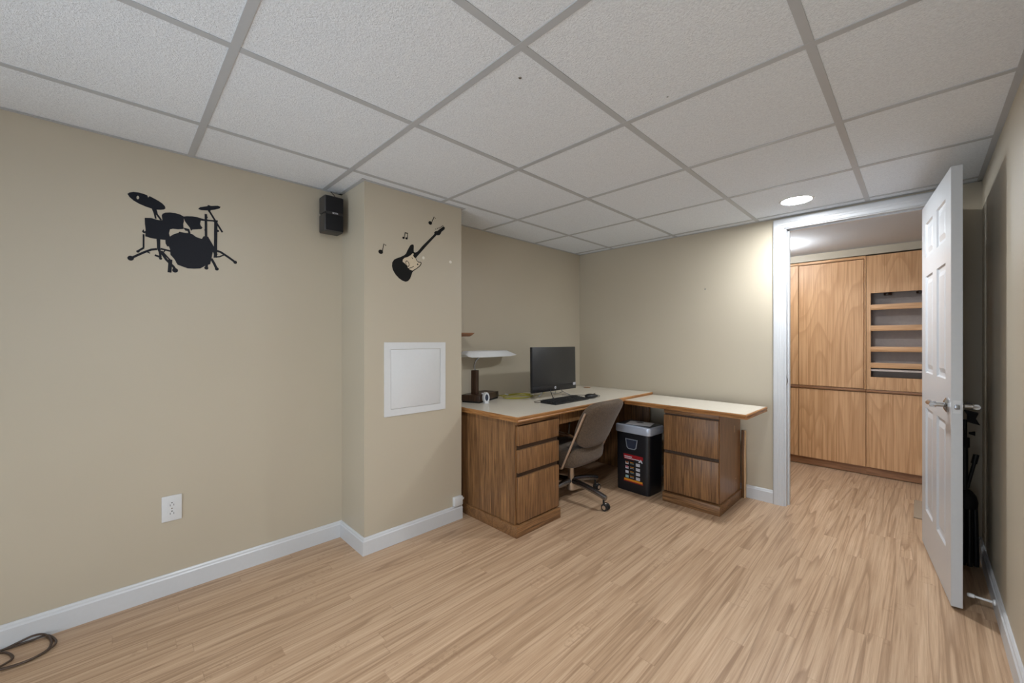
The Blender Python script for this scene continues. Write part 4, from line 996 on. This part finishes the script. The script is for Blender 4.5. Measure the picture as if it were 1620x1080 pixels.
# ================================================================== FLOOR ITEMS
pts = [(-0.376, -0.612, 0.004), (-0.376, -0.564, 0.006), (-0.376, -0.522, 0.015), (-0.376, -0.486, 0.022), (-0.376, -0.458, 0.014), (-0.337, -0.437, 0.006), (-0.291, -0.433, 0.004), (-0.255, -0.446, 0.004), (-0.235, -0.49, 0.004), (-0.245, -0.549, 0.004), (-0.282, -0.609, 0.004), (-0.376, -0.676, 0.004), (-0.376, -0.671, 0.004), (-0.376, -0.608, 0.006), (-0.376, -0.544, 0.007), (-0.376, -0.494, 0.006), (-0.376, -0.45, 0.006), (-0.313, -0.422, 0.006), (-0.27, -0.424, 0.008), (-0.231, -0.457, 0.011), (-0.218, -0.517, 0.011), (-0.245, -0.577, 0.011), (-0.3, -0.632, 0.011), (-0.376, -0.634, 0.006), (-0.376, -0.582, 0.005), (-0.348, -0.547, 0.005), (-0.303, -0.527, 0.005), (-0.28, -0.529, 0.005), (-0.249, -0.549, 0.011), (-0.226, -0.587, 0.011), (-0.214, -0.625, 0.008), (-0.248, -0.705, 0.004)]
tag(MB().tube(pts, 0.0038, 8, 6).build('coiled_cord', M_BROWNCORD), 'loosely coiled brown cord on the floor by the left baseboard', 'cord')

# spring door stop on the right baseboard
t = thing('door_stop', 'white door stop rod on the right baseboard behind the door', 'door stop', (RX - BT, 2.43, 0.052))
MB().lathe([(0, 0.0), (0.013, 0.0), (0.012, -0.006), (0.006, -0.009), (0, -0.009)], (RX - BT + 0.001, 2.43, 0.052), 'x', 20).build('mounting_plate', M_PLASTIC_W, t)
MB().tube([(RX - BT - 0.006, 2.43, 0.052), (RX - BT - 0.060, 2.432, 0.0525)], [0.0055, 0.0045], 12).build('rod', M_PLASTIC_W, t)
MB().lathe([(0, -0.080), (0.006, -0.080), (0.0088, -0.076), (0.0088, -0.060), (0.005, -0.056), (0, -0.056)], (RX - BT, 2.432, 0.0525), 'x', 18).build('rubber_tip', M_PLASTIC_W, t)

# folded black stand behind the door
fx_, fy_ = 2.232, 2.945
t = thing('folded_stand', 'folded black instrument stand leaning behind the open door', 'stand', (fx_, fy_, 0))
for k, (a, b) in enumerate(((-0.036, -0.006), (-0.014, -0.026), (0.010, -0.026), (0.034, -0.006), (0.0, 0.022))):
    m = MB().tube([(fx_ + a, fy_ + b, 0.012), (fx_ + a * 0.85, fy_ + b, 0.335)], [0.0115, 0.0105], 12)
    lg = m.build('leg', M_BLACK, t)
    MB().tube([(fx_ + a, fy_ + b, 0.0), (fx_ + a, fy_ + b, 0.03)], 0.0105, 12).build('rubber_foot', M_RUBBER, lg)
MB().lathe([(0.0, 0.300), (0.040, 0.300), (0.042, 0.33), (0.036, 0.362), (0.022, 0.385), (0.012, 0.392), (0, 0.392)], (fx_, fy_, 0), 'z', 24).build('leg_hub', M_BLACKM, t)
pole = MB().tube([(fx_ - 0.006, fy_, 0.385), (fx_ - 0.006, fy_, 0.66)], 0.0125, 14).tube([(fx_ - 0.006, fy_, 0.64), (fx_ - 0.006, fy_, 0.76)], 0.009, 14).build('pole', M_BLACK, t)
MB().tube([(fx_ - 0.006, fy_, 0.615), (fx_ - 0.006, fy_, 0.665)], 0.018, 16).box(fx_ - 0.034, fx_ - 0.002, fy_ - 0.012, fy_ + 0.012, 0.668, 0.708, 0.005).build('clamp', M_BLACKM, pole)
MB().tube([(fx_ + 0.008, fy_, 0.69), (fx_ + 0.030, fy_, 0.69)], [0.005, 0.012], 14).build('clamp_knob', M_BLACKM, pole)
MB().tube([(fx_ + 0.002, fy_ - 0.004, 0.40), (fx_ + 0.032, fy_ - 0.004, 0.565)], 0.0075, 12).tube([(fx_ + 0.026, fy_ - 0.004, 0.535), (fx_ + 0.034, fy_ - 0.004, 0.582)], 0.0115, 12).build('support_arm', M_BLACK, t)
RM = Matrix.Translation((fx_ + 0.012, fy_, 0.782)) @ Matrix.Rotation(math.radians(14), 4, 'Y')
m = MB().prism([(-0.030, 0.022), (0.024, 0.024), (0.022, -0.006), (0.044, -0.034), (-0.002, -0.034), (-0.012, 0.004)], -0.02, 0.02, 'y', RM)
m.build('top_bracket', M_BLACKM, t)

# ================================================================== THE HALL
tag(MB().box(2.030, 2.620, 3.52, 3.93, 0.0, 0.010, 0.004).build('door_mat', M_MAT), 'small beige mat on the hall floor beyond the door', 'mat')

FYC = CABY                                  # face plane of the built-in cabinets
XA, XB, XC, XD, XE = 0.62, 1.241, 1.729, 2.45, 3.05
ZB, ZM, ZT = 0.072, 0.742, 1.918
def carcass(name, label, x0, x1, z0, z1, op=None):
    t = thing(name, label, 'cabinet', ((x0 + x1) / 2, FYC + 0.2, z0))
    m = MB(); w = 0.018; y0, y1 = FYC + 0.004, FYC + 0.36
    m.box(x0, x0 + w, y0, y1, z0, z1).box(x1 - w, x1, y0, y1, z0, z1)
    m.box(x0 + w, x1 - w, y0, y1, z0, z0 + w).box(x0 + w, x1 - w, y0, y1, z1 - w, z1)
    m.build('carcass', M_CAB, t)
    MB().box(x0 + w, x1 - w, y1 - 0.012, y1, z0 + w, z1 - w).build('back_panel', M_CABIN, t)
    return t
def slab(t, x0, x1, z0, z1, nm='cabinet_door'):
    return MB().box(x0, x1, FYC - 0.016, FYC + 0.002, z0, z1, 0.0012, 1).build(nm, M_CAB, t)
# lower row
for x0, x1, lb in ((XA, XB, 'lower light oak cabinet at the left edge of the hall doorway'), (XB, XC, 'wide lower light oak cabinet under the tall plain door'),
                   (XC, XD, 'lower light oak cabinet under the open shelf niche')):
    t = carcass('lower_cabinet', lb, x0, x1, ZB, ZM - 0.014)
    slab(t, x0 + 0.003, x1 - 0.003, ZB + 0.004, ZM - 0.016)
    MB().box(x0, x1, FYC + 0.006, FYC + 0.03, 0.006, ZB - 0.002).build('plinth', M_CABPL, t)
# upper row
t = carcass('upper_cabinet', 'tall narrow light oak cabinet at the left edge of the hall doorway', XA, XB - 0.001, ZM, ZT)
slab(t, XA + 0.003, XB - 0.003, ZM + 0.016, ZT - 0.018)
MB().box(XA, XB - 0.001, FYC - 0.022, FYC + 0.004, ZT - 0.014, ZT + 0.004, 0.001).build('top_rail', M_CABX, t)
MB().box(XA, XB - 0.001, FYC - 0.026, FYC + 0.004, ZM - 0.010, ZM + 0.010, 0.002).build('bottom_rail', M_CABPL, t)
t = carcass('upper_cabinet', 'tall wide light oak cabinet with plain door left of the shelf niche', XB, XC - 0.001, ZM, ZT)
slab(t, XB + 0.002, XC - 0.016, ZM + 0.016, ZT - 0.024)
MB().box(XB, XC - 0.001, FYC - 0.022, FYC + 0.004, ZT - 0.018, ZT + 0.004, 0.001).build('top_rail', M_CABX, t)
MB().box(XC - 0.011, XC - 0.001, FYC - 0.022, FYC + 0.004, ZM + 0.012, ZT - 0.018, 0.001).build('side_stile', M_CAB, t)
MB().box(XB, XC - 0.001, FYC - 0.026, FYC + 0.004, ZM - 0.010, ZM + 0.010, 0.002).build('bottom_rail', M_CABPL, t)
t = carcass('shelf_cabinet', 'light oak cabinet with an open niche of lipped shelves', XC, XD, ZM, ZT)
m = MB(); a, b, nz0, nz1 = XC + 0.030, XD - 0.06, 0.864, 1.592
y0, y1 = FYC - 0.018, FYC + 0.002
m.box(XC + 0.001, a, y0, y1, nz0, nz1).box(b, XD, y0, y1, nz0, nz1)
m.box(XC + 0.001, XD, y0, y1, nz1, ZT, 0).box(XC + 0.001, XD, y0, y1, ZM + 0.014, nz0)
m.build('face_frame', M_CAB, t)
MB().box(XC, XD, FYC - 0.026, FYC + 0.004, ZM - 0.010, ZM + 0.010, 0.002).build('bottom_rail', M_CABPL, t)
MB().box(a - 0.012, a, FYC + 0.004, FYC + 0.125, nz0 - 0.02, nz1 + 0.02).box(b, b + 0.012, FYC + 0.004, FYC + 0.125, nz0 - 0.02, nz1 + 0.02).box(a - 0.012, b + 0.012, FYC + 0.125, FYC + 0.137, nz0 - 0.02, nz1 + 0.02).build('niche_lining', M_CABIN, t)
for z0, z1 in ((1.446, 1.492), (1.264, 1.310), (1.084, 1.127), (0.944, 0.988)):
    s = MB().box(a, b, FYC + 0.002, FYC + 0.125, z0 + 0.012, z0 + 0.026).build('shelf_board', M_CABSHELF, t)
    MB().box(a, b, y0 + 0.001, y1, z0, z1, 0.001).build('shelf_lip', M_CABX, s)
MB().box(a, b, FYC + 0.002, FYC + 0.125, 0.915, 0.932).build('pull_out_shelf', M_CABSHELF, t)
for x in (a + 0.105, a + 0.305):
    MB().lathe([(0, 0.0), (0.026, 0.0), (0.026, -0.018), (0.022, -0.022), (0, -0.022)], (x, FYC + 0.06, nz1 - 0.0), 'z', 24).build('dark_disc', M_WALNUT, t)  # plain dark discs under the niche top

# small marks left on the back wall
t = MB().lathe([(0, 0), (0.006, 0), (0.004, -0.003), (0, -0.004)], (0.84, BY, 1.595), 'y', 12).build('nail_mark', M_NICKEL, bpy.data.objects['wall_back'])
# ceiling flaws
for x, y, r in ((1.115, 0.713, 0.007), (1.417, 1.168, 0.004)):
    MB().lathe([(0, 0), (r, 0), (r * 0.7, -0.0025), (0, -0.001)], (x, y, CEIL + 0.003), 'z', 10).build('tile_chip', M_NICKEL, bpy.data.objects['ceiling'])
